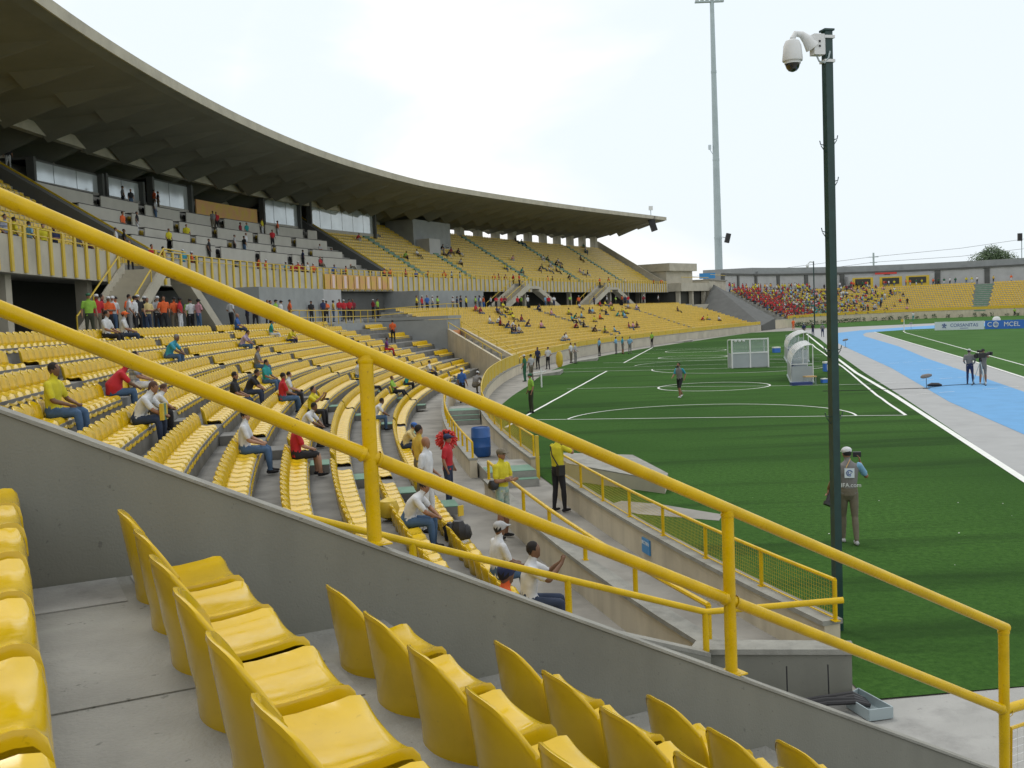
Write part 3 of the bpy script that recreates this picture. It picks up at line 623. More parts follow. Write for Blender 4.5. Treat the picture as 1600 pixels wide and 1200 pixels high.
# roof --------------------------------------------------------------
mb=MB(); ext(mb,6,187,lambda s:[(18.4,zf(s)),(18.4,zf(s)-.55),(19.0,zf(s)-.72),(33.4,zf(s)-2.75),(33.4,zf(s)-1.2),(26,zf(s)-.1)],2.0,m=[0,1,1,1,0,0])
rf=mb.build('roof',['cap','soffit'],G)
mb=MB(); ext(mb,6,187.1,lambda s:[(18.3,zf(s)+.03),(18.3,zf(s)-.56),(18.398,zf(s)-.56),(18.398,zf(s)+.03)],2.0); mb.build('roof_edge','facia',rf)
bay=4.3; s=8.; 
while s<186:
    b=bay; um=s+b/2
    def zu(ss,o): return zf(ss)-.72-(o-19.0)*(2.03/14.4)
    for (oa,ob,da,db,wa,wb) in ((19.8,23.6,.02,.5,.06,.34),(22.6,27.4,.05,.95,.08,.42),(26.2,32.9,.1,1.7 if s<112 else .45,.1,.49)):
        v=[at(um-b*wa,oa,zu(um,oa)+.05),at(um+b*wa,oa,zu(um,oa)+.05),at(um,oa,zu(um,oa)-da),at(um-b*wb,ob,zu(um,ob)+.05),at(um+b*wb,ob,zu(um,ob)+.05),at(um,ob,zu(um,ob)-db)]
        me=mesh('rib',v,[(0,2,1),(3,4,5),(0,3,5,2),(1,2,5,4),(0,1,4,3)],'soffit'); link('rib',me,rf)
    s+=b
for a,b,o0 in ((40,66,27.2),(66.4,84,27.6),(84.4,104,28.0)):
    mb=MB(); ext(mb,a,b,lambda s:[(o0,zf(s)-2.55),(o0,zf(s)-1.4),(o0+.5,zf(s)-1.5),(o0+.5,zf(s)-2.55)],2); mb.build('longitudinal_beam','facia',G)
# back columns / openings
TZ=lambda s: 8.0+FZ(s)+HU*(NU-1)
for s in np.arange(16,188,5.3):
    mb=MB(); mb.prism([at(s-.6,31.62)[:2],at(s+.6,31.62)[:2],at(s+.6,32.6)[:2],at(s-.6,32.6)[:2]],TZ(s)-.5,zf(s)-2.2); mb.build('back_column','facia',G)
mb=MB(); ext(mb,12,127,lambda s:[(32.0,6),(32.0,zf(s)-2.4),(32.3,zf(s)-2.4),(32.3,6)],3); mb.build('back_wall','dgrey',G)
mb=MB(); ext(mb,127,187,lambda s:[(32.0,0),(32.0,TZ(s)+.3),(32.3,TZ(s)+.3),(32.3,0)],3); mb.build('back_wall','facia',G)
mb=MB(); ext(mb,127,187,lambda s:[(32.0,zf(s)-2.75),(32.0,zf(s)-2.4),(32.3,zf(s)-2.4),(32.3,zf(s)-2.75)],3); mb.build('back_lintel','facia',G)
# end wall of the upper tier
mb=MB(); mb.add([at(187.02,o,z) for o,z in ((18.5,7.3),(18.5,8.9),(31.9,17.4),(32.6,17.4),(32.6,0),(24,0),(24,7.3))]+[at(187.4,o,z) for o,z in ((18.5,7.3),(18.5,8.9),(31.9,17.4),(32.6,17.4),(32.6,0),(24,0),(24,7.3))],[tuple(range(7)),tuple(range(7,14))[::-1]]+[(i,i+7,(i+1)%7+7,(i+1)%7) for i in range(7)]); mb.build('end_wall','facia',G)
# upper seats
A3=((60.2,61.2),(108.4,109.6),(119.6,120.8),(136,137.2),(153.2,154.6),(170.5,171.7))
U=[]
for k in range(NU):
    o_=19.6+RU*k; z0=8.0+HU*k
    segs=[(22,57.2),(98.5+.3*(k%2),186.3)] 
    if k>13: segs=[(22,52),(113,186.3)]
    for a,b in segs:
        skip=list(A3)
        if k>11: skip.append((118,128))
        for x,y,r,s in seat_row(a,b,o_+.42,.5,skip): U.append((x,y,z0+FZ(s),r))
bulk('upper_seat_rows',U,LOD2,'seatf','rows of yellow seats climbing to the roof in the upper tier')
for ai,(a,b) in enumerate(A3):
    if ai==0: continue
    mb=MB()
    for k in range(NU): 
        o_=19.6+RU*k; z0=8.0+HU*(k-1)
        ext(mb,a+.05,b-.05,lambda s:[(o_-.4,z0+FZ(s)+.003),(o_-.4,z0+.3+FZ(s)),(o_-.003,z0+.3+FZ(s)),(o_-.003,z0+.003+FZ(s))],2)
    tag(mb.build('aisle_steps','green'),'green painted aisle steps in the upper tier, %s from the press desks'%ORD[ai-1],'steps')
# aisle walls (dark stringers) bounding the press desks
for a,lab in ((57.4,'left'),(98.0,'right')):
    mb=MB(); 
    def pr(s): return [(19.0,7.5+FZ(s)),(19.0,8.5+FZ(s)),(30.8,15.4+FZ(s)+.5),(30.8,15.4+FZ(s)-.8)]
    ext(mb,a,a+.9,pr,1); t=mb.build('stair_parapet','dgrey'); tag(t,'dark sloping stair parapet with yellow edge on the %s of the press desks'%lab,'wall')
    mb=MB(); ext(mb,a+.92,a+1.05,lambda s:[(19.0,8.42+FZ(s)),(19.0,8.6+FZ(s)),(30.8,15.4+FZ(s)+.62),(30.8,15.4+FZ(s)+.43)],1); mb.build('edge_strip','yel2',t)
# press desks on every second step
dk=0
for r_ in range(0,10,2):
    s=58.8+(r_%4)*.6
    k3=int(round(r_*.626/.626*.85/.626)); o_=19.6+RU*k3+.1; z0=8.0+HU*k3; c_=0
    while s<96.5:
        ln=R.choice((4.6,5.4,6.2)); e=min(s+ln,97.4)
        mb=MB(); ext(mb,s,e,lambda q:[(o_,z0+FZ(q)),(o_,z0+.86+FZ(q)),(o_+.08,z0+.86+FZ(q)),(o_+.08,z0+FZ(q))],2); d=mb.build('desk_front','desk')
        c_+=1; dk+=1; d.name='press_desk'; tag(d,'%s pale press desk from the left in the %s tier of desks'%(ORD[c_-1],ORD[r_//2] if r_ else 'lowest'),'desk','press desks in the upper tier')
        mb=MB(); ext(mb,s,e,lambda q:[(o_-.02,z0+.87+FZ(q)),(o_-.02,z0+.91+FZ(q)),(o_+.55,z0+.91+FZ(q)),(o_+.55,z0+.87+FZ(q))],2); mb.build('desk_top','desktop',d)
        for q in np.arange(s+.5,e-.3,.85):
            mb=MB(); p=at(q,o_+.95,z0+FZ(q)+.62); mb.box(p,(.2,.04,.2),rzf(q)); mb.build('chair_back','yel2' if r_ in(4,6) else 'black',d)
        s=e+.9
# glazed boxes
def booth(a,b,o0,z0,z1,lab,skew=0):
    t=thing('press_box',lab,'press box'); 
    mb=MB(); ext(mb,a,b,lambda s:[(o0,z0-1.4+FZ(s)),(o0,z0+FZ(s)),(31.5,z0+FZ(s)),(31.5,z0-1.4+FZ(s))],2); mb.build('base_wall','desk',t)
    mb=MB(); ext(mb,a,b,lambda s:[(o0+.1,z1+FZ(s)),(o0+.1,z1+.15+FZ(s)),(31.5,z1+.15+FZ(s)),(31.5,z1+FZ(s))],2); mb.build('ceiling_slab','dgrey',t)
    mb=MB(); ext(mb,a+.2,b-.2,lambda s:[(31.2,z0+FZ(s)),(31.2,z1+FZ(s)),(31.4,z1+FZ(s)),(31.4,z0+FZ(s))],2); mb.build('rear_wall','pale',t)
    n=max(2,int((b-a)/1.9))
    for i in range(n):
        u=a+(b-a)*i/n; v=a+(b-a)*(i+1)/n; mb=MB(); ext(mb,u+.03,v-.03,lambda s:[(o0+.05,z0+FZ(s)+.02),(o0+.06,z1+FZ(s)),(o0+.09,z1+FZ(s)),(o0+.08,z0+FZ(s)+.02)],2); mb.build('glass_pane','glass',t)
    for u in (a,b): mb=MB(); ext(mb,u-.12,u+.12,lambda s:[(o0-.32,z0-1.4+FZ(s)),(o0-.32,z1+.15+FZ(s)),(o0+.2,z1+.15+FZ(s)),(o0+.2,z0-1.4+FZ(s))],1); mb.build('pier','dgrey',t)
booth(62.3,69.8,29.0,13.3,15.3,'glazed press box nearest the camera, with bluish left edge')
booth(70.3,74.8,29.0,13.5,15.4,'second glazed press box from the left')
booth(75.6,80.8,28.7,14.0,15.9,'third glazed press box beside the open banner bay')
booth(91.2,97.2,28.5,13.9,16.2,'glazed press box just right of the banner bay')
booth(98.6,110.8,28.2,13.9,16.4,'widest glazed press box beside the yellow upper seats')
mb=MB(); ext(mb,81.6,90.6,lambda s:[(28.6,13.5+FZ(s)),(28.6,15.0+FZ(s)),(28.7,15.0+FZ(s)),(28.7,13.5+FZ(s))],2); tag(mb.build('balcony_front','bannery'),'pink and yellow banner on the open bay between press boxes','banner')
cb=thing('commentary_cabin','pale grey cabin block high in the upper tier under the roof','cabin')
mb=MB(); ext(mb,118.3,127.5,lambda s:[(27.5,12.6+FZ(s)),(27.5,16.2+FZ(s)),(31.5,16.2+FZ(s)),(31.5,12.6+FZ(s))],2); mb.build('cabin_body','grey',cb)
mb=MB(); ext(mb,118.8,121.5,lambda s:[(25.6,11.5+FZ(s)),(25.6,13.7+FZ(s)),(27.45,13.7+FZ(s)),(27.45,11.5+FZ(s))],2); mb.build('porch','pale',cb)
# A-shaped stairs from walkway to upper tier
def ramp(mb,sa,za,sb,zb,o0,o1,th):
    n=4; v=[]
    for (s,z) in ((sa,za),(sb,zb)): v+=[at(s,o0,z),at(s,o1,z),at(s,o1,z-th),at(s,o0,z-th)]
    mb.add(v,[(0,1,2,3),(7,6,5,4),(0,4,5,1),(1,5,6,2),(2,6,7,3),(3,7,4,0)])
for c,lab in ((53.4,'concrete A shaped stair up to the left upper tier by the police officer'),(128.8,'concrete A shaped stair to the upper tier, left one of the far pair'),(156.8,'concrete A shaped stair to the upper tier, right one of the far pair')):
    t=thing('staircase',lab,'staircase'); zt_=7.45+FZ(c); zb_=WZ(c)
    rn=5.4 if c<60 else 8.0; w0=16.2; g=1.5
    mb=MB(); ext(mb,c-g,c+g,lambda s:[(w0,zt_-.35),(w0,zt_),(18.74,zt_),(18.74,zt_-.35)],1); mb.build('landing','facia',t)
    n=14
    for i in range(n):
        s1_=c-g-rn*i/n; z1_=zt_-(zt_-zb_)*(i+1)/(n+1); mb=MB(); ext(mb,s1_-rn/n,s1_,lambda s:[(w0+.16,z1_-.3),(w0+.16,z1_),(18.3,z1_),(18.3,z1_-.3)],1); mb.build('step','facia',t)
    for o0,o1 in ((w0,w0+.14),(18.32,18.44)):
        mb=MB(); ramp(mb,c-g,zt_+.35,c-g-rn,zb_+.35,o0,o1,.75); mb.build('stringer','facia',t)
    mb=MB(); ramp(mb,c+g,zt_,c+g+rn,zb_-.02,w0,w0+1.0,.7); mb.build('prop_leg','facia',t)
    for o0 in (w0+.07,18.38):
        mb=MB(); mb.tube([at(c+g,o0,zt_+1.0),at(c-g,o0,zt_+1.0),at(c-g-rn,o0,zb_+1.0)],.04,6); mb.build('hand_rail','yel2',t)
        for f_ in (0,.33,.66,1): mb=MB(); mb.tube([at(c-g-rn*f_,o0,zt_+(zb_-zt_)*f_+.3),at(c-g-rn*f_,o0,zt_+(zb_-zt_)*f_+1.0)],.035,6); mb.build('rail_post','yel2',t)
# platform by the walkway with its rail
pf=thing('platform','grey concrete platform with yellow rail jutting out above the curved rows','platform')
mb=MB(); ext(mb,68.5,80,lambda s:[(11.9,2.4),(11.9,4.2),(13.49,4.2),(13.49,2.4)],2); mb.build('slab','grey',pf)
mb=MB(); ext(mb,80.02,84,lambda s:[(6.5,4.25),(6.5,4.5),(13.61,4.5),(13.61,4.25)],2); mb.build('slab','grey',pf)
t=thing('rail','long yellow double rail on the walkway edge above the curved rows','railing')
for zz in (.95,.5): mb=MB(); mb.tube([at(s,12.1,4.2+zz) for s in np.arange(60,80,2)]+[at(s,6.7,4.5+zz) for s in (80.5,84)],.03,6); mb.build('top_rail' if zz>.6 else 'lower_rail','yel2',t)
for s in np.arange(60,80,1.7): mb=MB(); mb.tube([at(s,12.1,4.06),at(s,12.1,5.15)],.03,6); mb.build('post','yel2',t)
for s in (80.5,82.2,84): mb=MB(); mb.tube([at(s,6.7,4.5),at(s,6.7,5.45)],.03,6); mb.build('post','yel2',t)
# ================================================================ corner building and far stand
cbld=thing('corner_building','blocky concrete corner building with flat roof between the two stands','building')
def aprism(mb,ps,z0,z1): mb.prism([at(*p)[:2] for p in ps],z0,z1)
mb=MB(); aprism(mb,[(187.5,13.5),(197,12),(199,24),(187.5,30)],-.1,4.9); mb.build('base_block','facia',cbld)
mb=MB(); aprism(mb,[(188,17.5),(197.4,15.5),(199,27),(188,31)],4.9,7.4); mb.build('concourse_recess','void_shade',cbld)
mb=MB(); aprism(mb,[(187.5,16),(198,14.2),(199.6,27),(187.5,31)],7.4,8.9); mb.build('balcony_band','facia',cbld)
mb=MB(); aprism(mb,[(188,19),(196.8,17.0),(199,27.5),(188,31)],8.9,11.2); mb.build('upper_wall','facia',cbld)
mb=MB(); aprism(mb,[(187.6,18.2),(197.2,16.2),(199.6,28),(187.6,31.4)],11.2,12.6); mb.build('roof_band','facia',cbld)
for p in ((188.3,16.6),(192.7,15.6),(197.2,14.7)):
    mb=MB(); aprism(mb,[(p[0]-.35,p[1]),(p[0]+.35,p[1]),(p[0]+.35,p[1]+.7),(p[0]-.35,p[1]+.7)],4.9,7.4); mb.build('column','facia',cbld)
mb=MB(); mb.tube([at(187.6,16.0,9.9),at(198,14.3,9.9)],.06,6); mb.build('balcony_rail','yel2',cbld)
ck=thing('linking_block','low concrete block with yellow rail linking corner building to far stand','building')
mb=MB(); aprism(mb,[(198.1,14.2),(211,15.5),(211,26),(199.8,26)],-.1,9.4); mb.build('block_body','facia',ck)
mb=MB(); aprism(mb,[(198.0,14.0),(211.1,15.2),(211,26),(199.8,26.2)],9.4,9.6); mb.build('roof_slab','cap',ck)
mb=MB(); aprism(mb,[(197.8,13.2),(201.4,13.2),(201.4,15.5),(197.8,15.5)],3.7,5.0); mb.build('balcony_box','facia',ck)
mb=MB(); mb.tube([at(199.5,14.4,10.5),at(211,15.6,10.5)],.05,6); mb.tube([at(197.9,13.3,5.9),at(201.3,13.3,5.9)],.05,6); mb.build('balcony_rail','yel2',ck)
mb=MB(); aprism(mb,[(198.6,14.1),(200.9,14.1),(200.9,14.16),(198.6,14.16)],5.0,7.2); mb.build('balcony_opening_shade','void_shade',ck)  # flat near-black sheet, painted shade of the opening behind the rail
# side wall between the stands
sidew=thing('stand_side_wall','large dark grey sloping side wall at the left end of the far stand','wall')
mb=MB(); 
q=[(182.5,.05),(191.5,14.0)]
pa,pb=at(189,.4),at(196,13.8)
zl=lambda f:1.7+7.0*f
mb.prism([at(181.4,-.05)[:2],at(190.5,-.05)[:2],at(199.8,13.9)[:2],at(191,13.6)[:2]],-.1,[.9,1.9,8.6,3.6]); mb.build('wall_body','dgrey',sidew)
# far stand
mb=MB(); ext(mb,200.5,WS[-1]-1,step_prof(.4,1.6,.8,.42,14,0,0,16),2.5)
tag(mb.build('far_end_terrace','tread'),'grey terrace of the far end stand behind the running track bend','terrace')
wall('field_wall',190.5,WS[-1]-1,.0,.3,1.55,'beige','beige wall with hedge plants at the foot of the far end stand',capm='facia')
fence(200.5,WS[-1]-1.5,.15,1.55,.55,'yellow fence along the front of the far end stand',4,'panel')
A4=((261.5,264.5),(300,302)); S3=[]
for k in range(14):
    for x,y,r,s in seat_row(201.5-.0*k,WS[-1]-2,.4+.8*k+.42,.52,A4): S3.append((x,y,1.6+.42*k,r,s,k))
bulk('end_stand_seat_rows',[q[:4] for q in S3],LOD2,'seatf','rows of yellow seats in the far end stand, empty on the right')
mb=MB()
for k in range(14): ext(mb,261.7,264.3,[(.4+.8*k-.4,1.6+.42*(k-1)),(.4+.8*k-.4,1.6+.42*k-.2),(.4+.8*k-.004,1.6+.42*k-.2),(.4+.8*k-.004,1.6+.42*(k-1))],3)
tag(mb.build('aisle_steps','green'),'green aisle steps down the far end stand on the right','steps')
bw_=thing('back_wall','tall wall of pale panels between grey posts behind the far end stand','wall')
for i,s in enumerate(np.arange(211,WS[-1]-2,6.5)):
    e=min(s+6.5,WS[-1]-1); mb=MB(); ext(mb,s+.35,e-.35,[(16.0,6.9),(16.0,10.6),(16.2,10.6),(16.2,6.9)],3); mb.build('panel','pale',bw_)
    mb=MB(); ext(mb,s-.35,s+.35,[(15.8,6.9),(15.8,10.9),(16.4,10.9),(16.4,6.9)],1); mb.build('post','dgrey',bw_)
mb=MB(); ext(mb,211,WS[-1]-1,[(15.75,10.6),(15.75,11.0),(16.5,11.0),(16.5,10.6)],3); mb.build('capping','dgrey',bw_)
mb=MB(); ext(mb,225,WS[-1]-1,[(17.5,-.1),(17.5,12.4),(30,12.6),(30,-.1)],4); tag(mb.build('rear_building','grey'),'long grey building whose flat roofline rises behind the far end stand','building')
mb=MB(); ext(mb,226,243,[(16.9,6.9),(16.9,11.6),(17.45,11.6),(17.45,6.9)],3); tag(mb.build('rear_annex','grey'),'lower grey wall section behind the crowd in the middle of the far stand','wall')
kb=thing('kiosk','pale kiosk with yellow framed openings and red sign above the far seats','kiosk')
mb=MB(); ext(mb,244,256,[(14.6,7.1),(14.6,10.0),(15.7,10.0),(15.7,7.1)],3); mb.build('kiosk_body','pale',kb)
for a in (244.6,248.6,252.2): mb=MB(); ext(mb,a,a+3.1,[(14.5,7.3),(14.5,9.6),(14.58,9.6),(14.58,7.3)],3); f_=mb.build('window_frame','yel2',kb); mb=MB(); ext(mb,a+.4,a+2.7,[(14.42,7.9),(14.42,9.3),(14.48,9.3),(14.48,7.9)],3); mb.build('opening','void_shade',f_)  # openings are near-black sheets, the kiosk's inner shade as colour
mb=MB(); ext(mb,248,251,[(14.5,10.2),(14.5,10.6),(14.6,10.6),(14.6,10.2)],3); mb.build('sign','red',kb)
# small hedge plants along the far wall
def tuft(n,r,h,seed):
    rr=random.Random(seed); v=[];f=[]
    for i in range(n):
        a=rr.uniform(0,6.28); d=r*rr.random()**.5; z=rr.uniform(0,h); c=Vector((d*math.cos(a),d*math.sin(a),z)); q=Vector((rr.uniform(-1,1),rr.uniform(-1,1),rr.uniform(-.3,1))).normalized(); p=q.orthogonal().normalized()*.13; b=q.cross(p)
        k=len(v); v+=[c-p,c-b*.6,c+p,c+b*.6]; f.append((k,k+1,k+2,k+3))
    return mesh('hedge_plant',v,f,'hedge')
TU=[tuft(60,.5,.9,i) for i in range(3)]
s=203; i=0
while s<WS[-1]-4:
    o=link('hedge_plant',TU[i%3],None,at(s,-.9,0),R.uniform(0,6)); o.scale=(R.uniform(.7,1.4),)*2+(R.uniform(.6,1.2),); tag(o,'%s small dark green plant from the left at the foot of the far end wall'%ordn(i),'plant','plants along the far end wall'); s+=R.uniform(1.6,4.2); i+=1
# ================================================================ people
ZN=['skin','hair','top','bottom','calf','shoe','forearm','eye','sleeve']
def body(pose,voxel,cap=None,fingers=False,female=False,faces=None,belly=0,hat=None,longhair=False):
    V3=Vector; P=pose; prims=[]
    def loft(pts,rx,ry,zone,side=None,n=12):
        pts=[V3(p) for p in pts]; rings=[]
        for i,p in enumerate(pts):
            d=(pts[min(i+1,len(pts)-1)]-pts[max(i-1,0)]).normalized(); sd=V3(side) if side else (V3((1,0,0)) if abs(d.x)<.9 else V3((0,1,0)))
            sd=(sd-d*sd.dot(d)).normalized(); b=d.cross(sd); rings.append((p,d,sd,b,rx[i],ry[i]))
        p,d,sd,b,x,y=rings[0]; R0_=[(p-d*min(x,y)*.8,d,sd,b,x*.5,y*.5)]; p,d,sd,b,x,y=rings[-1]; R1_=[(p+d*min(x,y)*.8,d,sd,b,x*.5,y*.5)]
        allr=R0_+rings+R1_; v=[];f=[]
        for (p,d,sd,b,x,y) in allr: v+=[p+sd*(x*math.cos(6.28319*k/n))+b*(y*math.sin(6.28319*k/n)) for k in range(n)]
        for i in range(len(allr)-1):
            for k in range(n): f.append((i*n+k,i*n+(k+1)%n,(i+1)*n+(k+1)%n,(i+1)*n+k))
        f.append(tuple(range(n))[::-1]); f.append(tuple((len(allr)-1)*n+k for k in range(n)))
        sm=[]
        for a,b_ in zip(rings[:-1],rings[1:]):
            for t in (0,.25,.5,.75,1): sm.append((a[0].lerp(b_[0],t),(a[2]),(a[3]),a[4]+(b_[4]-a[4])*t,a[5]+(b_[5]-a[5])*t,a[1]))
        prims.append((v,f,ZN.index(zone),sm))
    def ball(c,r,zone,ax=None):
        c=V3(c); n,m=12,8; v=[];f=[]; X,Y,Z=ax or (V3((1,0,0)),V3((0,1,0)),V3((0,0,1)))
        for j in range(m+1):
            ph=math.pi*j/m
            for k in range(n):
                t=6.28319*k/n; v.append(c+X*(r[0]*math.sin(ph)*math.cos(t))+Y*(r[1]*math.sin(ph)*math.sin(t))+Z*(-r[2]*math.cos(ph)))
        for j in range(m):
            for k in range(n): f.append((j*n+k,j*n+(k+1)%n,(j+1)*n+(k+1)%n,(j+1)*n+k))
        prims.append((v,f,ZN.index(zone),[(c,X,Y,r[0],r[1],None,Z,r[2])]))
    hip,chest,neck,head=V3(P['hip']),V3(P['chest']),V3(P['neck']),V3(P['head'])
    s=.92 if female else 1
    loft([hip-V3((0,0,.02)),hip.lerp(chest,.4),chest,neck.lerp(chest,.35),neck],[.165,.15*s+belly,.175*s,.19*s,.075],[.12,.11+belly*1.3,.12,.095,.06],'top',side=(1,0,0),n=16)
    loft([hip+V3((0,0,.03)),hip-V3((0,0,.06))],[.168,.165],[.122,.125],'bottom',side=(1,0,0))
    loft([neck-V3((0,0,.03)),head-V3((0,0,.05))],[.055,.052],[.058,.055],'skin')
    f=V3(P.get('face',(0,1,0))).normalized(); u=V3((0,0,1)); u=(u-f*u.dot(f)).normalized(); x=f.cross(u)
    ax=(x,f,u)
    ball(head,(.072,.088,.108),'skin',ax); ball(head+f*.025-u*.055,(.05,.06,.05),'skin',ax)
    ball(head-f*.018+u*.028,(.080,.090,.098),'eye' if cap else 'hair',ax)
    if longhair: loft([head-f*.06+u*.02,head-f*.075-u*.14],[.075,.065],[.04,.035],'hair',side=tuple(x))
    if voxel<.02:
        ball(head+f*.092-u*.012,(.012,.018,.02),'skin',ax)
        for q in(-1,1): ball(head+x*q*.074-f*.005-u*.01,(.012,.02,.03),'skin',ax); ball(head+x*q*.03+f*.083+u*.012,(.013,.008,.008),'eye',ax)
    if cap:
        ball(head-f*.005+u*.055,(.094,.104,.07),'hair',ax); ball(head+f*.11+u*.045,(.07,.08,.012),'hair',ax)
    if hat: 
        ball(head+u*.03,(.16,.16,.15),'hair',ax)
    for i,q in ((0,-1),(1,1)):
        sh=V3(P['sh'][i]); el=V3(P['el'][i]); wr=V3(P['wr'][i]); m=sh.lerp(el,.72)
        loft([sh,sh.lerp(el,.4),m],[.062*s,.06*s,.062],[.062*s,.058*s,.06],'sleeve'); loft([sh.lerp(el,.5),el],[.044,.042],[.044,.042],'skin')
        loft([el,el.lerp(wr,.35),wr],[.043,.042,.028],[.041,.04,.024],'forearm')
        hd=(wr-el).normalized(); hv=V3(P['hand'][i]).normalized() if 'hand' in P else hd
        pm=wr+hv*.05; sdv=V3(P['palm'][i]) if 'palm' in P else V3((0,1,0)); sdv=(sdv-hv*sdv.dot(hv)).normalized(); nv=hv.cross(sdv)
        loft([wr,wr+hv*.045,wr+hv*.085],[.024,.036,.038],[.018,.016,.014],'skin',side=tuple(sdv))
        if fingers:
            curl=P.get('curl',.35)
            for k,(o_,ln) in enumerate(((-.03,.068),(-.010,.078),(.010,.073),(.029,.056))):
                a=wr+hv*.085+sdv*o_; d1=(hv+nv*curl*.5*q).normalized(); b=a+d1*ln*.5; d2=(hv+nv*curl*1.4*q).normalized(); c=b+d2*ln*.5
                loft([a-hv*.02,a,b,c],[.009,.009,.0085,.0075],[.009,.009,.0085,.0075],'skin',n=6)
            a=wr+hv*.03-sdv*.03; loft([a,a-sdv*.028+hv*.02,a-sdv*.03+hv*.055],[.011,.01,.009],[.011,.01,.009],'skin',n=6)
        kn=V3(P['kn'][i]); an=V3(P['an'][i]); hp=hip+V3((q*.085,0,-.03))
        loft([hp,hp.lerp(kn,.5),kn],[.088,.078,.06],[.092,.08,.062],'bottom'); loft([kn,kn.lerp(an,.35),an],[.056,.06,.042],[.058,.062,.042],'calf')
        ft=V3(P.get('foot',((0,1,0),(0,1,0)))[i]).normalized(); t=an+V3((0,0,-.055))
        loft([t-ft*.05,t+ft*.05,t+ft*.15],[.038,.045,.036],[.04,.036,.026],'shoe',side=tuple(V3((0,0,1)).cross(ft)))
    v=[];fc=[]
    for pv,pf,z,sm in prims: n=len(v); v+=[tuple(a) for a in pv]; fc+=[tuple(i+n for i in q) for q in pf]
    me=bpy.data.meshes.new('tmp'); me.from_pydata(v,[],fc); o=bpy.data.objects.new('tmp',me); COL.objects.link(o)
    md=o.modifiers.new('r','REMESH'); md.mode='VOXEL'; md.voxel_size=voxel; md.use_smooth_shade=True
    ms=o.modifiers.new('s','SMOOTH'); ms.factor=.5; ms.iterations=2 if voxel<.03 else 1
    dg=bpy.context.evaluated_depsgraph_get(); ev=o.evaluated_get(dg); me2=bpy.data.meshes.new_from_object(ev)
    if faces and len(me2.polygons)*2>faces:
        o2=bpy.data.objects.new('t2',me2); COL.objects.link(o2); dd=o2.modifiers.new('d','DECIMATE'); dd.ratio=faces/(len(me2.polygons)*2.)
        dg=bpy.context.evaluated_depsgraph_get(); me3=bpy.data.meshes.new_from_object(o2.evaluated_get(dg)); bpy.data.objects.remove(o2); me2=me3
    bpy.data.objects.remove(o)
    nf=len(me2.polygons); C=np.empty(nf*3); me2.polygons.foreach_get('center',C); C=C.reshape(-1,3)
    best=np.full(nf,1e9); zi=np.zeros(nf,int)
    PR={'eye':-.02 if cap else -.10,'hair':0.02 if not cap else -.05,'shoe':0,'top':0,'bottom':.02,'calf':.0,'skin':.0,'forearm':0,'sleeve':0}
    for pv,pf,z,sm in prims:
        for e in sm:
            c=np.array(e[0]); X=np.array(e[1]); Y=np.array(e[2]); d=C-c
            if e[5] is None: Z=np.array(e[6]); q=np.sqrt((d@X/e[3])**2+(d@Y/e[4])**2+(d@Z/e[7])**2)
            else:
                D=np.array(e[5]); q=np.sqrt((d@X/e[3])**2+(d@Y/e[4])**2+(d@D/(max(e[3],.05)*.9))**2)
            q=q+PR[ZN[z]]
            mk=q<best; best[mk]=q[mk]; zi[mk]=z
    # hair only on the back and top of the head
    for i in range(9): me2.materials.append(None)
    me2.materials.clear()
    for i in range(9): me2.materials.append(MT['white'])
    me2.polygons.foreach_set('material_index',zi.astype(np.int32)); me2.polygons.foreach_set('use_smooth',[True]*nf); me2.update()
    me2.name='person_body'; return me2
def mk(**k): return k
SH=((-.185,0,1.42),(.185,0,1.42))
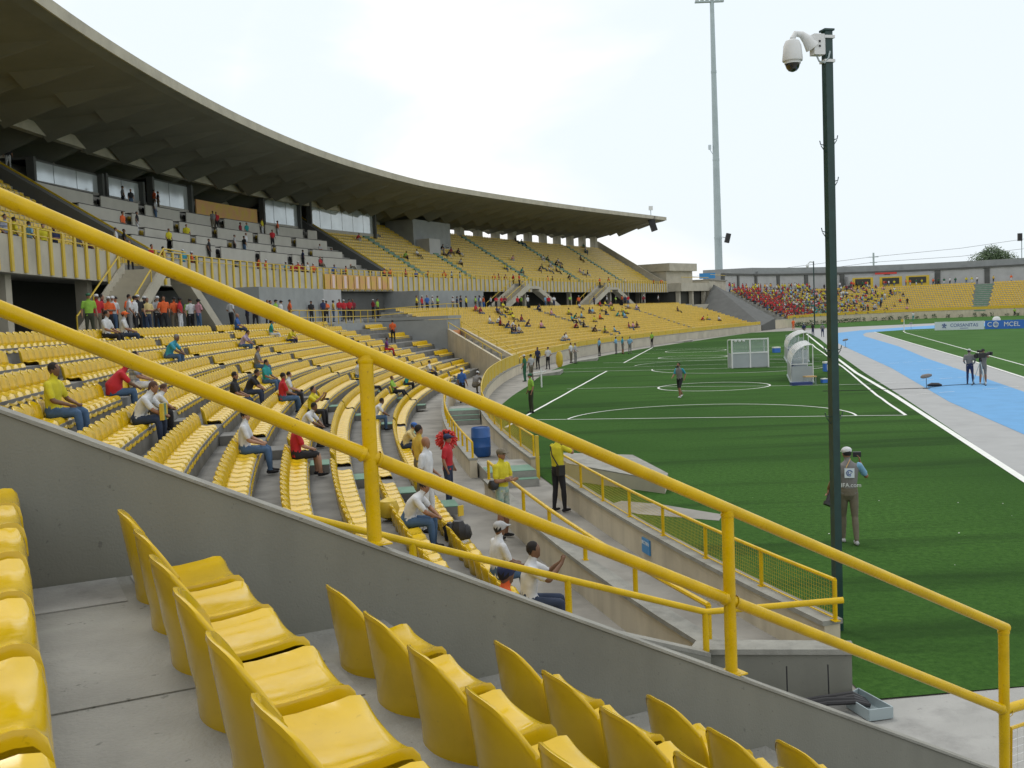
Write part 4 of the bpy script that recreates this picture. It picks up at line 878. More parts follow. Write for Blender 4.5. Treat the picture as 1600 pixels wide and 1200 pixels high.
POSE=dict(
 stand=mk(hip=(0,0,.95),chest=(0,.01,1.28),neck=(0,0,1.49),head=(0,.02,1.635),sh=SH,el=((-.25,-.02,1.14),(.25,-.02,1.14)),wr=((-.27,.08,.9),(.27,.08,.9)),kn=((-.1,.02,.5),(.11,.03,.5)),an=((-.11,-.02,.085),(.13,0,.085)),foot=((-.2,1,0),(.25,1,0))),
 stand2=mk(hip=(.02,0,.95),chest=(0,.01,1.28),neck=(0,0,1.49),head=(0,.02,1.635),face=(.5,1,-.1),sh=SH,el=((-.25,-.06,1.15),(.27,-.02,1.16)),wr=((-.2,.16,1.02),(.2,.13,.98)),hand=((.4,.5,-.2),(-.5,.5,-.2)),kn=((-.08,.05,.5),(.14,.0,.5)),an=((-.09,0,.085),(.17,-.02,.085)),foot=((-.1,1,0),(.4,1,0))),
 crossed=mk(hip=(0,0,.95),chest=(0,.01,1.28),neck=(0,0,1.49),head=(0,.02,1.635),face=(.1,1,0),sh=SH,el=((-.25,.05,1.14),(.25,.05,1.14)),wr=((.05,.2,1.18),(-.06,.23,1.14)),hand=((1,.05,.1),(-1,.05,.1)),palm=((0,0,1),(0,0,1)),kn=((-.1,.02,.5),(.11,.03,.5)),an=((-.11,-.02,.085),(.13,0,.085)),foot=((-.2,1,0),(.25,1,0))),
 photo=mk(hip=(0,0,.95),chest=(0,-.01,1.28),neck=(0,.0,1.49),head=(0,.05,1.625),sh=((-.185,.02,1.43),(.185,.02,1.43)),el=((-.27,.2,1.32),(.27,.2,1.30)),wr=((-.07,.26,1.55),(.08,.26,1.55)),hand=((.2,.1,1),(-.2,.1,1)),kn=((-.1,.0,.5),(.11,.05,.5)),an=((-.11,-.05,.085),(.13,.05,.085))),
 walk=mk(hip=(0,0,.93),chest=(0,.03,1.26),neck=(0,.04,1.47),head=(0,.07,1.61),sh=((-.185,.03,1.4),(.185,.03,1.4)),el=((-.24,-.15,1.15),(.25,.1,1.13)),wr=((-.24,-.03,.92),(.24,.28,1.02)),kn=((-.09,.18,.52),(.1,-.03,.5)),an=((-.09,.16,.11),(.1,-.32,.17)),foot=((0,1,.1),(0,1,-.5))),
 vest=mk(hip=(0,0,.95),chest=(0,.0,1.28),neck=(0,.02,1.49),head=(-.01,.06,1.625),face=(-.25,1,-.15),sh=SH,el=((-.28,-.05,1.16),(.33,.1,1.2)),wr=((-.33,.12,.98),(.26,.3,1.42)),hand=((-.1,.3,-1),(-.1,.1,1)),kn=((-.08,.12,.5),(.1,-.02,.5)),an=((-.08,.14,.085),(.1,-.16,.1)),curl=.9),
 sit=mk(hip=(0,-.02,.12),chest=(0,-.01,.42),neck=(0,.01,.63),head=(0,.04,.775),sh=((-.185,0,.56),(.185,0,.56)),el=((-.23,.1,.3),(.23,.1,.3)),wr=((-.12,.32,.22),(.12,.32,.22)),hand=((.3,1,-.2),(-.3,1,-.2)),kn=((-.12,.42,.1),(.12,.42,.1)),an=((-.13,.44,-.28),(.13,.46,-.28))),
 sitlean=mk(hip=(0,-.0,.12),chest=(0,.12,.38),neck=(0,.25,.55),head=(0,.33,.68),face=(0,1,-.25),sh=((-.18,.2,.49),(.18,.2,.49)),el=((-.2,.36,.28),(.2,.36,.28)),wr=((-.05,.52,.18),(.06,.52,.18)),hand=((.4,.6,-.5),(-.4,.6,-.5)),kn=((-.14,.43,.11),(.14,.43,.11)),an=((-.12,.42,-.28),(.12,.44,-.28)),curl=.7),
 sitback=mk(hip=(0,.08,.12),chest=(0,-.01,.4),neck=(0,-.05,.6),head=(0,-.03,.745),sh=((-.185,-.05,.53),(.185,-.05,.53)),el=((-.24,.08,.3),(.24,.08,.3)),wr=((.04,.22,.33),(-.05,.25,.29)),hand=((1,.1,0),(-1,.1,0)),palm=((0,0,1),(0,0,1)),kn=((-.1,.52,.12),(.13,.5,.12)),an=((-.1,.72,-.22),(.12,.66,-.26))),
 sitclap=mk(hip=(0,0,.12),chest=(0,.03,.42),neck=(0,.06,.62),head=(0,.1,.765),sh=((-.18,.06,.55),(.18,.06,.55)),el=((-.22,.28,.42),(.22,.28,.42)),wr=((-.09,.46,.6),(.09,.46,.62)),hand=((.2,.2,1),(-.2,.2,1)),palm=((0,1,0),(0,1,0)),kn=((-.12,.42,.1),(.12,.42,.1)),an=((-.13,.44,-.28),(.13,.46,-.28)),curl=.1),
)
PM={}
def pmesh(pose,lod,cap=0,longhair=0,belly=0):
    k=(pose,lod,cap,longhair,belly)
    if k not in PM:
        PM[k]=body(POSE[pose],{0:.0125,1:.021,2:.034}[lod],cap=cap,fingers=lod==0,longhair=longhair,belly=belly,faces={0:None,1:2600,2:420}[lod])
    return PM[k]
PALC=dict(yellow=(.62,.55,.02),gold=(.6,.42,.06),cream=(.62,.5,.22),white=(.62,.64,.66),red=(.5,.02,.03),orange=(.75,.13,.03),cyan=(.04,.32,.45),sky=(.2,.42,.62),blue=(.04,.13,.42),navy=(.02,.03,.09),black=(.015,.015,.018),grey=(.2,.195,.19),lightgrey=(.4,.41,.42),lime=(.27,.5,.06),olive=(.035,.04,.022),teal=(.02,.3,.3),purple=(.14,.04,.2),pink=(.6,.3,.36),lilac=(.42,.34,.48),jeans=(.06,.12,.22),darkjeans=(.025,.04,.08),khaki=(.16,.14,.1),green=(.02,.12,.06),brown=(.08,.04,.025),skin1=(.3,.15,.085),skin2=(.17,.085,.045),skin3=(.4,.22,.14),darkhair=(.012,.009,.008),maroon=(.22,.015,.03))
CM={}
def cmat(c):
    if c not in CM:
        CM[c]=mat('cloth_'+c if not c.startswith('skin') else c,PALC[c],.55 if c.startswith('skin') else .85,.22,9,.25 if not c.startswith('skin') else 0,30)
    return CM[c]
floral=mat('cloth_floral',(.5,.5,.4),.85,.6,14,col2=(.15,.3,.28),stain=.6,ss=11); CM['floral']=floral
striped=mat('cloth_striped',(.5,.52,.55),.85,.9,9,col2=(.03,.05,.14),stretch=(.02,.02,1.8)); CM['striped']=striped
def person(pose,loc,rz,top,bot='jeans',label='',group=None,lod=1,cap=None,hair='darkhair',skin='skin1',shoe='black',shorts=False,sleeve=False,longhair=0,belly=0,scale=1,name='person',sleevec=None):
    me=pmesh(pose,lod,1 if cap else 0,longhair,belly); o=link(name,me,None,loc,rz); o.scale=(scale,)*3
    cols=[skin,cap or hair,top,bot,skin if shorts else bot,shoe,top if sleeve else skin,'black',sleevec or top]
    for i,c in enumerate(cols): o.material_slots[i].link='OBJECT'; o.material_slots[i].material=cmat(c)
    return tag(o,label,'person',group)
PEOPLE=[
('S1', 7, 17.0, 'sit', 'yellow', 'jeans', {'skin': 'skin2'}, 'man in bright yellow shirt and jeans sitting with his back to the parapet'),
('S1', 7, 21.5, 'sitlean', 'red', 'jeans', {'belly': 0.06}, 'heavy man in red polo shirt and jeans sitting behind the yellow-shirted man'),
('S1', 6, 19.0, 'sitlean', 'white', 'darkjeans', {'hair': 'brown', 'longhair': 1}, 'woman with brown hair in white t-shirt holding a yellow and green bag'),
('S1', 6, 20.5, 'sitlean', 'white', 'black', {'hair': 'brown', 'scale': 0.8}, 'child in white shirt sitting right of the woman with the yellow bag'),
('S1', 7, 24.0, 'sit', 'striped', 'white', {}, 'person in striped shirt mostly hidden by the rail, right of the man in red'),
('S1', 8, 33.0, 'sitlean', 'cyan', 'jeans', {'hair': 'grey'}, 'grey haired man in bright blue shirt sitting alone leaning forward'),
('S1', 10, 33.0, 'sit', 'white', 'black', {}, 'man in white shirt sitting in the back rows below the police officer'),
('S1', 10, 35.0, 'sit', 'white', 'darkjeans', {'cap': 'orange'}, 'person in white shirt and orange cap sitting in the back rows'),
('S1', 8, 45.0, 'sitlean', 'lilac', 'jeans', {'longhair': 1}, 'woman in lilac shirt and jeans sitting alone in the middle rows'),
('S1', 10, 51.0, 'sit', 'blue', 'darkjeans', {'hair': 'skin1'}, 'man in dark blue shirt sitting in the back row'),
('S1', 9, 54.0, 'sit', 'teal', 'white', {}, 'person in teal shirt sitting in the back rows beside a yellow shirt'),
('S1', 8, 54.0, 'sitlean', 'yellow', 'navy', {}, 'person in yellow shirt and navy trousers leaning forward in the back rows'),
('S1', 5, 35.5, 'sit', 'teal', 'jeans', {'longhair': 1}, 'woman in teal top and jeans sitting in the middle rows'),
('S1', 6, 39.5, 'sit', 'grey', 'jeans', {}, 'man in grey shirt sitting beside the woman in teal'),
('S1', 5, 27.5, 'sit', 'black', 'darkjeans', {}, 'man in black t-shirt sitting left of a dark haired friend'),
('S1', 5, 30.5, 'sitlean', 'black', 'darkjeans', {}, 'dark haired person in black leaning forward beside the man in black'),
('S1', 4, 32.0, 'sit', 'red', 'jeans', {}, 'person in red shirt of a seated pair in the middle rows'),
('S1', 4, 34.0, 'sit', 'white', 'black', {}, 'person in white shirt of a seated pair in the middle rows'),
('S1', 3, 31.0, 'sitclap', 'yellow', 'black', {}, 'person in yellow shirt stretching both arms forward'),
('S1', 4, 19.5, 'sit', 'white', 'jeans', {}, 'man in white t-shirt and jeans with a dark waist belt'),
('S1', 3, 21.0, 'sit', 'red', 'black', {'shorts': True}, 'person in red and white shirt and black shorts beside an aisle'),
('S1', 3, 26.0, 'sitlean', 'white', 'black', {}, 'dark haired person in white bending forward above a black bag'),
('S1', 3, 49.0, 'sit', 'white', 'jeans', {}, 'person in white shirt just left of the first handrail post'),
('S1', 2, 46.0, 'sitback', 'lime', 'black', {}, 'person in lime yellow shirt just right of the first handrail post'),
('S1', 1, 48.0, 'sitback', 'lime', 'black', {'hair': 'brown'}, 'second person in lime yellow shirt with legs stretched out'),
('S1', 1, 35.5, 'sitlean', 'white', 'jeans', {}, 'person in white shirt and jeans right of the first handrail post'),
('S1', 5, 67.0, 'sit', 'purple', 'red', {}, 'person in purple shirt sitting by the orange-shirted steward'),
('S1', 1, 62.5, 'sit', 'white', 'black', {}, 'person in white and black sitting alone in the lowest far rows'),
('S1', 1, 53.0, 'sitlean', 'teal', 'black', {}, 'person in teal leaning forward below the upper rail'),
('S1', 0, 30.0, 'sitlean', 'cream', 'darkjeans', {'hat': 1, 'cap': 'blue'}, 'person in pale yellow shirt with a blue cap, sitting in the lowest rows'),
('S1', 1, 17.0, 'sitlean', 'white', 'jeans', {'skin': 'skin1'}, 'man in white t-shirt and jeans leaning forward below the middle rail'),
('S1', 0, 14.5, 'sit', 'white', 'jeans', {'cap': 'lightgrey'}, 'man in white t-shirt and grey cap sitting in the lowest row'),
('S1', 0, 13.0, 'sitclap', 'white', 'darkjeans', {'skin': 'skin2'}, 'person clapping in the lowest row with dark hair and jeans'),
('S1', 1, 11.0, 'sit', 'orange', 'jeans', {'cap': 'navy'}, 'person in orange shirt and dark cap partly hidden by the parapet'),
('S1s', 0, 18.5, 'stand', 'gold', 'khaki', {}, 'stout man in golden shirt standing in the lowest rows, seen from behind'),
('S1s', 0, 17.5, 'stand2', 'white', 'white', {'hair': 'skin1'}, 'balding man in white t-shirt and sunglasses standing in the lowest rows'),
('S1s', 0, 19.5, 'stand', 'red', 'darkjeans', {'cap': 'navy'}, 'man in red jersey with a dark blue knitted cap standing'),
('S1s', 6, 74.0, 'stand', 'orange', 'black', {'cap': 'black'}, 'steward in orange vest standing alone on the upper steps of the curved rows'),
('W', 14.23, 37.25, 'stand', 'lime', 'olive', {'cap': 'green', 'near': True}, ''),
('W', 14.9, 42.0, 'stand2', 'orange', 'black', {'cap': 'black', 'near': True}, ''),
('W', 14.08, 41.25, 'stand2', 'white', 'grey', {'near': True}, ''),
('W', 14.63, 43.5, 'stand', 'white', 'black', {'cap': 'black', 'near': True}, ''),
('W', 14.54, 44.75, 'crossed', 'cream', 'darkjeans', {'near': True}, ''),
('W', 14.17, 45.75, 'stand2', 'orange', 'black', {'near': True}, ''),
('W', 14.29, 48.25, 'stand2', 'red', 'white', {'cap': 'black', 'near': True}, ''),
('W', 14.96, 51.5, 'stand2', 'lime', 'olive', {'near': True}, ''),
('W', 14.34, 51.0, 'crossed', 'pink', 'jeans', {'cap': 'black', 'near': True}, ''),
('W', 14, 55.0, 'stand2', 'white', 'black', {}, ''),
('W', 14, 61.5, 'stand', 'white', 'black', {}, ''),
('W', 14, 64.0, 'stand', 'white', 'darkjeans', {'cap': 'black'}, ''),
('W', 14.9, 75.0, 'stand', 'navy', 'black', {'cap': 'white'}, ''),
('W', 15.03, 76.0, 'crossed', 'orange', 'black', {'cap': 'black'}, ''),
('W', 14.87, 77.0, 'stand', 'gold', 'jeans', {'cap': 'black'}, ''),
('W', 14.94, 78.5, 'stand', 'red', 'jeans', {}, ''),
('W', 13.92, 76.75, 'stand', 'red', 'black', {'cap': 'white'}, ''),
('W', 14.41, 79.25, 'stand', 'red', 'black', {'cap': 'black'}, ''),
('W', 14.62, 80.5, 'stand', 'maroon', 'black', {}, ''),
('W', 14.77, 85.25, 'crossed', 'maroon', 'black', {'cap': 'white'}, ''),
('W', 15.09, 87.0, 'stand', 'lime', 'black', {'cap': 'black'}, ''),
('W', 12.6, 90.0, 'crossed', 'yellow', 'black', {}, ''),
('W', 12.6, 91.25, 'stand', 'red', 'navy', {'cap': 'white'}, ''),
('W', 12.6, 92.5, 'stand', 'blue', 'black', {}, ''),
('W', 12.6, 93.75, 'stand', 'white', 'jeans', {'cap': 'white'}, ''),
('W', 12.6, 95.0, 'crossed', 'lime', 'black', {'cap': 'black'}, ''),
('W', 14.17, 102.25, 'crossed', 'lightgrey', 'khaki', {'cap': 'white'}, ''),
('W', 14.2, 104.25, 'crossed', 'black', 'black', {'cap': 'black'}, ''),
('W', 14.02, 105.25, 'stand2', 'yellow', 'black', {}, ''),
('W', 14.57, 108.75, 'crossed', 'lime', 'olive', {'cap': 'black'}, ''),
('W', 15.02, 111.75, 'stand', 'orange', 'blue', {'cap': 'black'}, ''),
('W', 14.72, 113.0, 'stand2', 'white', 'black', {}, ''),
('W', 15.11, 115.25, 'crossed', 'red', 'black', {'cap': 'black'}, ''),
('W', 14.05, 114.5, 'stand2', 'red', 'black', {}, ''),
('W', 15.04, 122.25, 'stand', 'lime', 'olive', {}, ''),
('W', 14.32, 122.5, 'stand2', 'white', 'black', {'cap': 'white'}, ''),
('W', 14.6, 128.5, 'stand', 'sky', 'jeans', {}, ''),
('W', 13.91, 128.0, 'stand', 'red', 'black', {'cap': 'white'}, ''),
('W', 14.61, 131.25, 'crossed', 'white', 'navy', {'cap': 'black'}, ''),
('W', 14.58, 136.5, 'crossed', 'lime', 'olive', {}, ''),
('W', 15.0, 140.5, 'stand', 'orange', 'black', {'cap': 'white'}, ''),
('W', 14.9, 145.75, 'stand', 'navy', 'black', {}, ''),
('W', 14.69, 150.0, 'crossed', 'white', 'black', {'cap': 'white'}, ''),
('W', 14.92, 154.0, 'crossed', 'lime', 'olive', {'cap': 'white'}, ''),
('W', 14.7, 156.0, 'crossed', 'orange', 'black', {'cap': 'black'}, ''),
('W', 14.08, 163.5, 'stand2', 'maroon', 'black', {'cap': 'white'}, ''),
('W', 14.07, 170.0, 'stand', 'white', 'black', {}, ''),
('W', 14.78, 43.25, 'stand2', 'orange', 'black', {'near': True}, ''),
('W', 15.07, 40.5, 'stand', 'red', 'khaki', {'cap': 'white', 'near': True}, ''),
('W', 14.65, 48.5, 'stand', 'navy', 'black', {'cap': 'white', 'near': True}, ''),
('W', 14, 57.75, 'crossed', 'navy', 'black', {}, ''),
('W', 14, 65.75, 'stand2', 'orange', 'khaki', {}, ''),
('W', 14.75, 45.0, 'stand', 'black', 'jeans', {'cap': 'white', 'near': True}, ''),
('W', 14.29, 156.25, 'stand', 'navy', 'black', {}, ''),
('W', 14.58, 158.25, 'stand2', 'red', 'jeans', {}, ''),
('W', 14.95, 47.0, 'stand', 'navy', 'jeans', {'near': True}, ''),
('W', 14.14, 103.25, 'stand', 'navy', 'khaki', {'cap': 'black'}, ''),
('W', 14.89, 120.75, 'stand', 'red', 'black', {}, ''),
('W', 14, 63.0, 'stand', 'lime', 'jeans', {'cap': 'black'}, ''),
('W', 14.7, 46.5, 'crossed', 'lightgrey', 'black', {'cap': 'white', 'near': True}, ''),
('W', 15.05, 117.5, 'crossed', 'maroon', 'black', {}, ''),
('W', 14.81, 41.5, 'stand2', 'white', 'jeans', {'cap': 'white', 'near': True}, ''),
('W', 14.2, 163.75, 'crossed', 'lightgrey', 'black', {'cap': 'white'}, ''),
('W', 15.07, 110.75, 'crossed', 'blue', 'khaki', {'cap': 'black'}, ''),
('W', 14, 59.25, 'stand2', 'navy', 'black', {'cap': 'white'}, ''),
('W', 14.47, 109.75, 'stand2', 'white', 'jeans', {}, ''),
('W', 14, 62.0, 'crossed', 'navy', 'khaki', {}, ''),
('W', 14.8, 41.0, 'crossed', 'orange', 'black', {'cap': 'white', 'near': True}, ''),
('W', 15.14, 41.25, 'stand', 'maroon', 'black', {'near': True}, ''),
('W', 14.56, 48.25, 'stand2', 'orange', 'khaki', {'cap': 'black', 'near': True}, ''),
('W', 14.68, 44.0, 'stand', 'black', 'black', {'cap': 'white', 'near': True}, ''),
('W', 14.88, 72.5, 'stand', 'black', 'black', {'cap': 'black'}, ''),
('W', 14.73, 51.0, 'stand', 'white', 'black', {'cap': 'black', 'near': True}, ''),
('F', 19.15, 42.25, 'stand2', 'striped', 'black', {}, ''),
('F', 19.15, 43.0, 'stand', 'yellow', 'blue', {}, ''),
('F', 19.15, 44.25, 'stand2', 'sky', 'grey', {}, ''),
('F', 19.15, 45.5, 'stand2', 'yellow', 'black', {}, ''),
('F', 19.15, 46.5, 'crossed', 'navy', 'black', {}, ''),
('F', 19.15, 48.75, 'stand2', 'grey', 'jeans', {}, ''),
('F', 19.15, 50.0, 'stand', 'purple', 'black', {}, ''),
('F', 19.15, 54.5, 'stand', 'grey', 'black', {}, ''),
('F', 19.15, 57.25, 'stand', 'red', 'black', {}, ''),
('F', 19.15, 58.75, 'crossed', 'red', 'black', {}, ''),
('F', 19.15, 60.0, 'crossed', 'sky', 'black', {'cap': 'white'}, ''),
('F', 19.15, 61.5, 'stand2', 'cyan', 'jeans', {'cap': 'white'}, ''),
('F', 19.15, 62.75, 'stand2', 'orange', 'black', {'cap': 'white'}, ''),
('F', 19.15, 73.5, 'stand', 'orange', 'jeans', {}, ''),
('F', 19.15, 74.75, 'stand', 'orange', 'black', {'cap': 'white'}, ''),
('F', 19.15, 78.25, 'crossed', 'cyan', 'black', {'cap': 'white'}, ''),
('F', 19.15, 79.5, 'stand', 'red', 'black', {'cap': 'white'}, ''),
('F', 19.15, 80.5, 'stand2', 'red', 'black', {'cap': 'white'}, ''),
('F', 19.15, 81.25, 'stand', 'maroon', 'black', {}, ''),
('F', 19.15, 82.25, 'stand2', 'white', 'khaki', {}, ''),
('F', 19.15, 83.25, 'stand', 'orange', 'black', {'cap': 'white'}, ''),
('F', 19.15, 87.25, 'stand', 'blue', 'black', {}, ''),
('F', 19.15, 89.5, 'stand2', 'orange', 'black', {}, ''),
('F', 19.15, 97.25, 'crossed', 'orange', 'black', {'cap': 'white'}, ''),
('F', 19.15, 98.5, 'stand', 'orange', 'black', {'cap': 'white'}, ''),
('F', 19.15, 101.75, 'crossed', 'red', 'black', {}, ''),
('F', 19.15, 104.0, 'crossed', 'blue', 'black', {}, ''),
('F', 19.15, 106.75, 'stand', 'orange', 'black', {}, ''),
('F', 19.15, 110.5, 'stand', 'orange', 'black', {}, ''),
('F', 19.15, 112.25, 'crossed', 'sky', 'navy', {'cap': 'white'}, ''),
('F', 19.15, 114.25, 'stand', 'sky', 'white', {}, ''),
('F', 19.15, 123.25, 'stand2', 'orange', 'black', {}, ''),
('F', 19.15, 124.5, 'stand2', 'maroon', 'black', {}, ''),
('F', 19.15, 126.5, 'stand', 'maroon', 'white', {}, ''),
('F', 19.15, 128.75, 'stand2', 'red', 'black', {'cap': 'white'}, ''),
('F', 19.15, 130.5, 'stand', 'red', 'black', {}, ''),
('F', 19.15, 139.5, 'stand2', 'orange', 'navy', {}, ''),
('F', 19.15, 141.0, 'stand', 'brown', 'white', {}, ''),
('F', 19.15, 158.0, 'stand2', 'orange', 'black', {'cap': 'white'}, ''),
('F', 19.15, 161.5, 'stand2', 'orange', 'black', {}, ''),
('F', 19.15, 164.5, 'stand', 'lightgrey', 'black', {'cap': 'white'}, ''),
('F', 19.15, 168.25, 'crossed', 'white', 'purple', {}, ''),
('F', 19.15, 181.75, 'stand', 'orange', 'black', {'cap': 'white'}, ''),
('F', 19.15, 185.75, 'stand', 'orange', 'black', {'cap': 'white'}, ''),
('UP', 7, 110.5, 'sitlean', 'lime', 'black', {}, ''),
('UP', 8, 114.5, 'sitback', 'white', 'khaki', {}, ''),
('UP', 11, 123.5, 'sitlean', 'black', 'white', {}, ''),
('UP', 13, 126.5, 'sitback', 'pink', 'white', {}, ''),
('UP', 9, 122.0, 'sit', 'grey', 'black', {}, ''),
('UP', 9, 123.0, 'sitlean', 'navy', 'white', {}, ''),
('UP', 10, 125.0, 'sit', 'maroon', 'khaki', {}, ''),
('UP', 10, 126.5, 'sitlean', 'black', 'black', {}, ''),
('UP', 10, 127.0, 'sitback', 'maroon', 'white', {}, ''),
('UP', 6, 122.5, 'sitlean', 'lightgrey', 'black', {}, ''),
('UP', 5, 134.0, 'sit', 'yellow', 'jeans', {}, ''),
('UP', 9, 141.0, 'sitlean', 'pink', 'white', {}, ''),
('UP', 4, 137.5, 'sitlean', 'teal', 'khaki', {}, ''),
('UP', 10, 152.0, 'sitlean', 'white', 'white', {}, ''),
('UP', 10, 153.5, 'sitlean', 'green', 'black', {}, ''),
('UP', 5, 144.5, 'sitlean', 'navy', 'khaki', {}, ''),
('UP', 6, 147.0, 'sitback', 'green', 'jeans', {}, ''),
('UP', 7, 151.0, 'sit', 'lightgrey', 'white', {}, ''),
('UP', 8, 154.0, 'sitlean', 'black', 'black', {}, ''),
('UP', 9, 156.5, 'sitback', 'lightgrey', 'khaki', {}, ''),
('UP', 7, 154.5, 'sit', 'grey', 'black', {}, ''),
('UP', 5, 148.0, 'sitback', 'white', 'jeans', {}, ''),
('UP', 5, 150.5, 'sitback', 'navy', 'black', {}, ''),
('UP', 2, 150.5, 'sitlean', 'black', 'black', {}, ''),
('UP', 5, 159.0, 'sitback', 'pink', 'white', {}, ''),
('UP', 4, 159.0, 'sit', 'white', 'khaki', {}, ''),
('UP', 4, 160.5, 'sit', 'navy', 'white', {}, ''),
('UP', 11, 167.5, 'sitback', 'brown', 'black', {}, ''),
('UP', 16, 176.5, 'sit', 'white', 'jeans', {}, ''),
('UP', 15, 175.0, 'sit', 'green', 'jeans', {}, ''),
('UP', 18, 178.5, 'sit', 'green', 'khaki', {}, ''),
('UP', 18, 153.0, 'sitback', 'black', 'black', {}, ''),
('UP', 17, 154.0, 'sitback', 'green', 'jeans', {}, ''),
('UP', 12, 121.0, 'sit', 'black', 'jeans', {}, ''),
('UPs', 7, 86.5, 'stand', 'red', 'black', {}, ''),
('UPs', 10, 81.0, 'stand', 'red', 'black', {}, ''),
('UPs', 10, 80.5, 'stand', 'grey', 'khaki', {}, ''),
('UPs', 8, 82.5, 'stand', 'maroon', 'jeans', {}, ''),
('UPs', 8, 83.5, 'stand', 'teal', 'khaki', {}, ''),
('UPs', 13, 75.5, 'stand', 'orange', 'khaki', {}, ''),
('UPs', 13, 76.0, 'stand', 'black', 'khaki', {}, ''),
('UPs', 12, 70.5, 'stand', 'lightgrey', 'black', {}, ''),
('UPs', 2, 70.5, 'stand', 'black', 'black', {}, ''),
('UPs', 4, 78.5, 'stand', 'black', 'jeans', {}, ''),
('UPs', 4, 77.0, 'stand', 'lightgrey', 'black', {}, ''),
('UPs', 12, 71.5, 'stand', 'black', 'jeans', {}, ''),
('UPs', 17, 61.5, 'stand', 'black', 'khaki', {}, ''),
('UPs', 16, 62.0, 'stand', 'black', 'white', {}, ''),
('UP', 16, 110.5, 'sit', 'yellow', 'black', {}, ''),
('UPs', 3, 66.0, 'stand', 'yellow', 'black', {}, ''),
('UPs', 10, 90.5, 'stand', 'orange', 'white', {}, ''),
('UPs', 10, 88.0, 'stand', 'yellow', 'white', {}, ''),
('UPs', 6, 65.5, 'stand', 'black', 'white', {}, ''),
('UP', 6, 95.0, 'sitback', 'navy', 'khaki', {}, ''),
('UPs', 5, 62.5, 'stand', 'orange', 'khaki', {}, ''),
('UP', 12, 106.0, 'sitlean', 'red', 'white', {}, ''),
('UPs', 10, 72.5, 'stand', 'lightgrey', 'jeans', {}, ''),
('UPs', 5, 80.0, 'stand', 'white', 'jeans', {}, ''),
('UPs', 1, 57.5, 'stand', 'black', 'khaki', {}, ''),
('UPs', 2, 86.0, 'stand', 'navy', 'black', {}, ''),
('UPs', 5, 71.0, 'stand', 'yellow', 'khaki', {}, ''),
('UP', 3, 89.5, 'sit', 'red', 'khaki', {}, ''),
('UP', 7, 94.0, 'sitback', 'lightgrey', 'black', {}, ''),
('UP', 3, 95.0, 'sitback', 'red', 'khaki', {}, ''),
('UPs', 1, 56.5, 'stand', 'white', 'white', {}, ''),
('S2', 10, 96.5, 'sit', 'white', 'jeans', {}, ''),
('S2', 10, 98.5, 'sitlean', 'white', 'black', {}, ''),
('S2', 9, 97.5, 'sit', 'maroon', 'black', {}, ''),
('S2', 8, 97.0, 'sitlean', 'navy', 'jeans', {}, ''),
('S2', 6, 94.5, 'sit', 'black', 'jeans', {}, ''),
('S2', 8, 98.5, 'sitlean', 'white', 'khaki', {}, ''),
('S2', 6, 95.5, 'sit', 'navy', 'darkjeans', {}, ''),
('S2', 6, 96.5, 'sit', 'lightgrey', 'khaki', {}, ''),
('S2', 14, 108.0, 'sitback', 'yellow', 'black', {}, ''),
('S2', 13, 107.5, 'sitlean', 'yellow', 'darkjeans', {}, ''),
('S2', 11, 105.0, 'sitback', 'yellow', 'khaki', {}, ''),
('S2', 10, 105.5, 'sit', 'maroon', 'jeans', {}, ''),
('S2', 16, 111.0, 'sitback', 'yellow', 'black', {}, ''),
('S2', 13, 105.0, 'sitback', 'grey', 'jeans', {}, ''),
('S2', 14, 106.0, 'sitback', 'navy', 'black', {}, ''),
('S2', 15, 102.0, 'sit', 'red', 'khaki', {}, ''),
('S2', 14, 101.5, 'sit', 'maroon', 'jeans', {}, ''),
('S2', 7, 105.5, 'sit', 'pink', 'darkjeans', {}, ''),
('S2', 8, 103.0, 'sitlean', 'brown', 'jeans', {}, ''),
('S2', 15, 119.0, 'sitlean', 'navy', 'black', {}, ''),
('S2', 12, 118.0, 'sit', 'pink', 'jeans', {}, ''),
('S2', 12, 123.5, 'sit', 'yellow', 'darkjeans', {}, ''),
('S2', 9, 119.0, 'sitback', 'teal', 'black', {}, ''),
('S2', 10, 121.5, 'sitlean', 'green', 'jeans', {}, ''),
('S2', 6, 114.0, 'sitlean', 'maroon', 'black', {}, ''),
('S2', 10, 124.0, 'sit', 'sky', 'black', {}, ''),
('S2', 8, 119.5, 'sitback', 'lightgrey', 'khaki', {}, ''),
('S2', 6, 117.0, 'sit', 'black', 'black', {}, ''),
('S2', 12, 130.5, 'sit', 'navy', 'khaki', {}, ''),
('S2', 8, 124.5, 'sit', 'yellow', 'khaki', {}, ''),
('S2', 12, 131.5, 'sit', 'sky', 'black', {}, ''),
('S2', 9, 128.5, 'sit', 'orange', 'black', {}, ''),
('S2', 13, 136.5, 'sitback', 'yellow', 'darkjeans', {}, ''),
('S2', 11, 134.5, 'sit', 'black', 'jeans', {}, ''),
('S2', 16, 145.0, 'sitlean', 'pink', 'black', {}, ''),
('S2', 14, 142.0, 'sitlean', 'yellow', 'black', {}, ''),
('S2', 13, 140.5, 'sit', 'yellow', 'khaki', {}, ''),
('S2', 12, 142.5, 'sit', 'yellow', 'jeans', {}, ''),
('S2', 10, 136.5, 'sitlean', 'teal', 'black', {}, ''),
('S2', 9, 137.5, 'sit', 'sky', 'jeans', {}, ''),
('S2', 10, 139.0, 'sit', 'teal', 'darkjeans', {}, ''),
('S2', 11, 142.0, 'sit', 'yellow', 'black', {}, ''),
('S2', 15, 132.5, 'sitback', 'lightgrey', 'khaki', {}, ''),
('S2', 14, 148.5, 'sit', 'lightgrey', 'black', {}, ''),
('S2', 14, 152.0, 'sit', 'white', 'darkjeans', {}, ''),
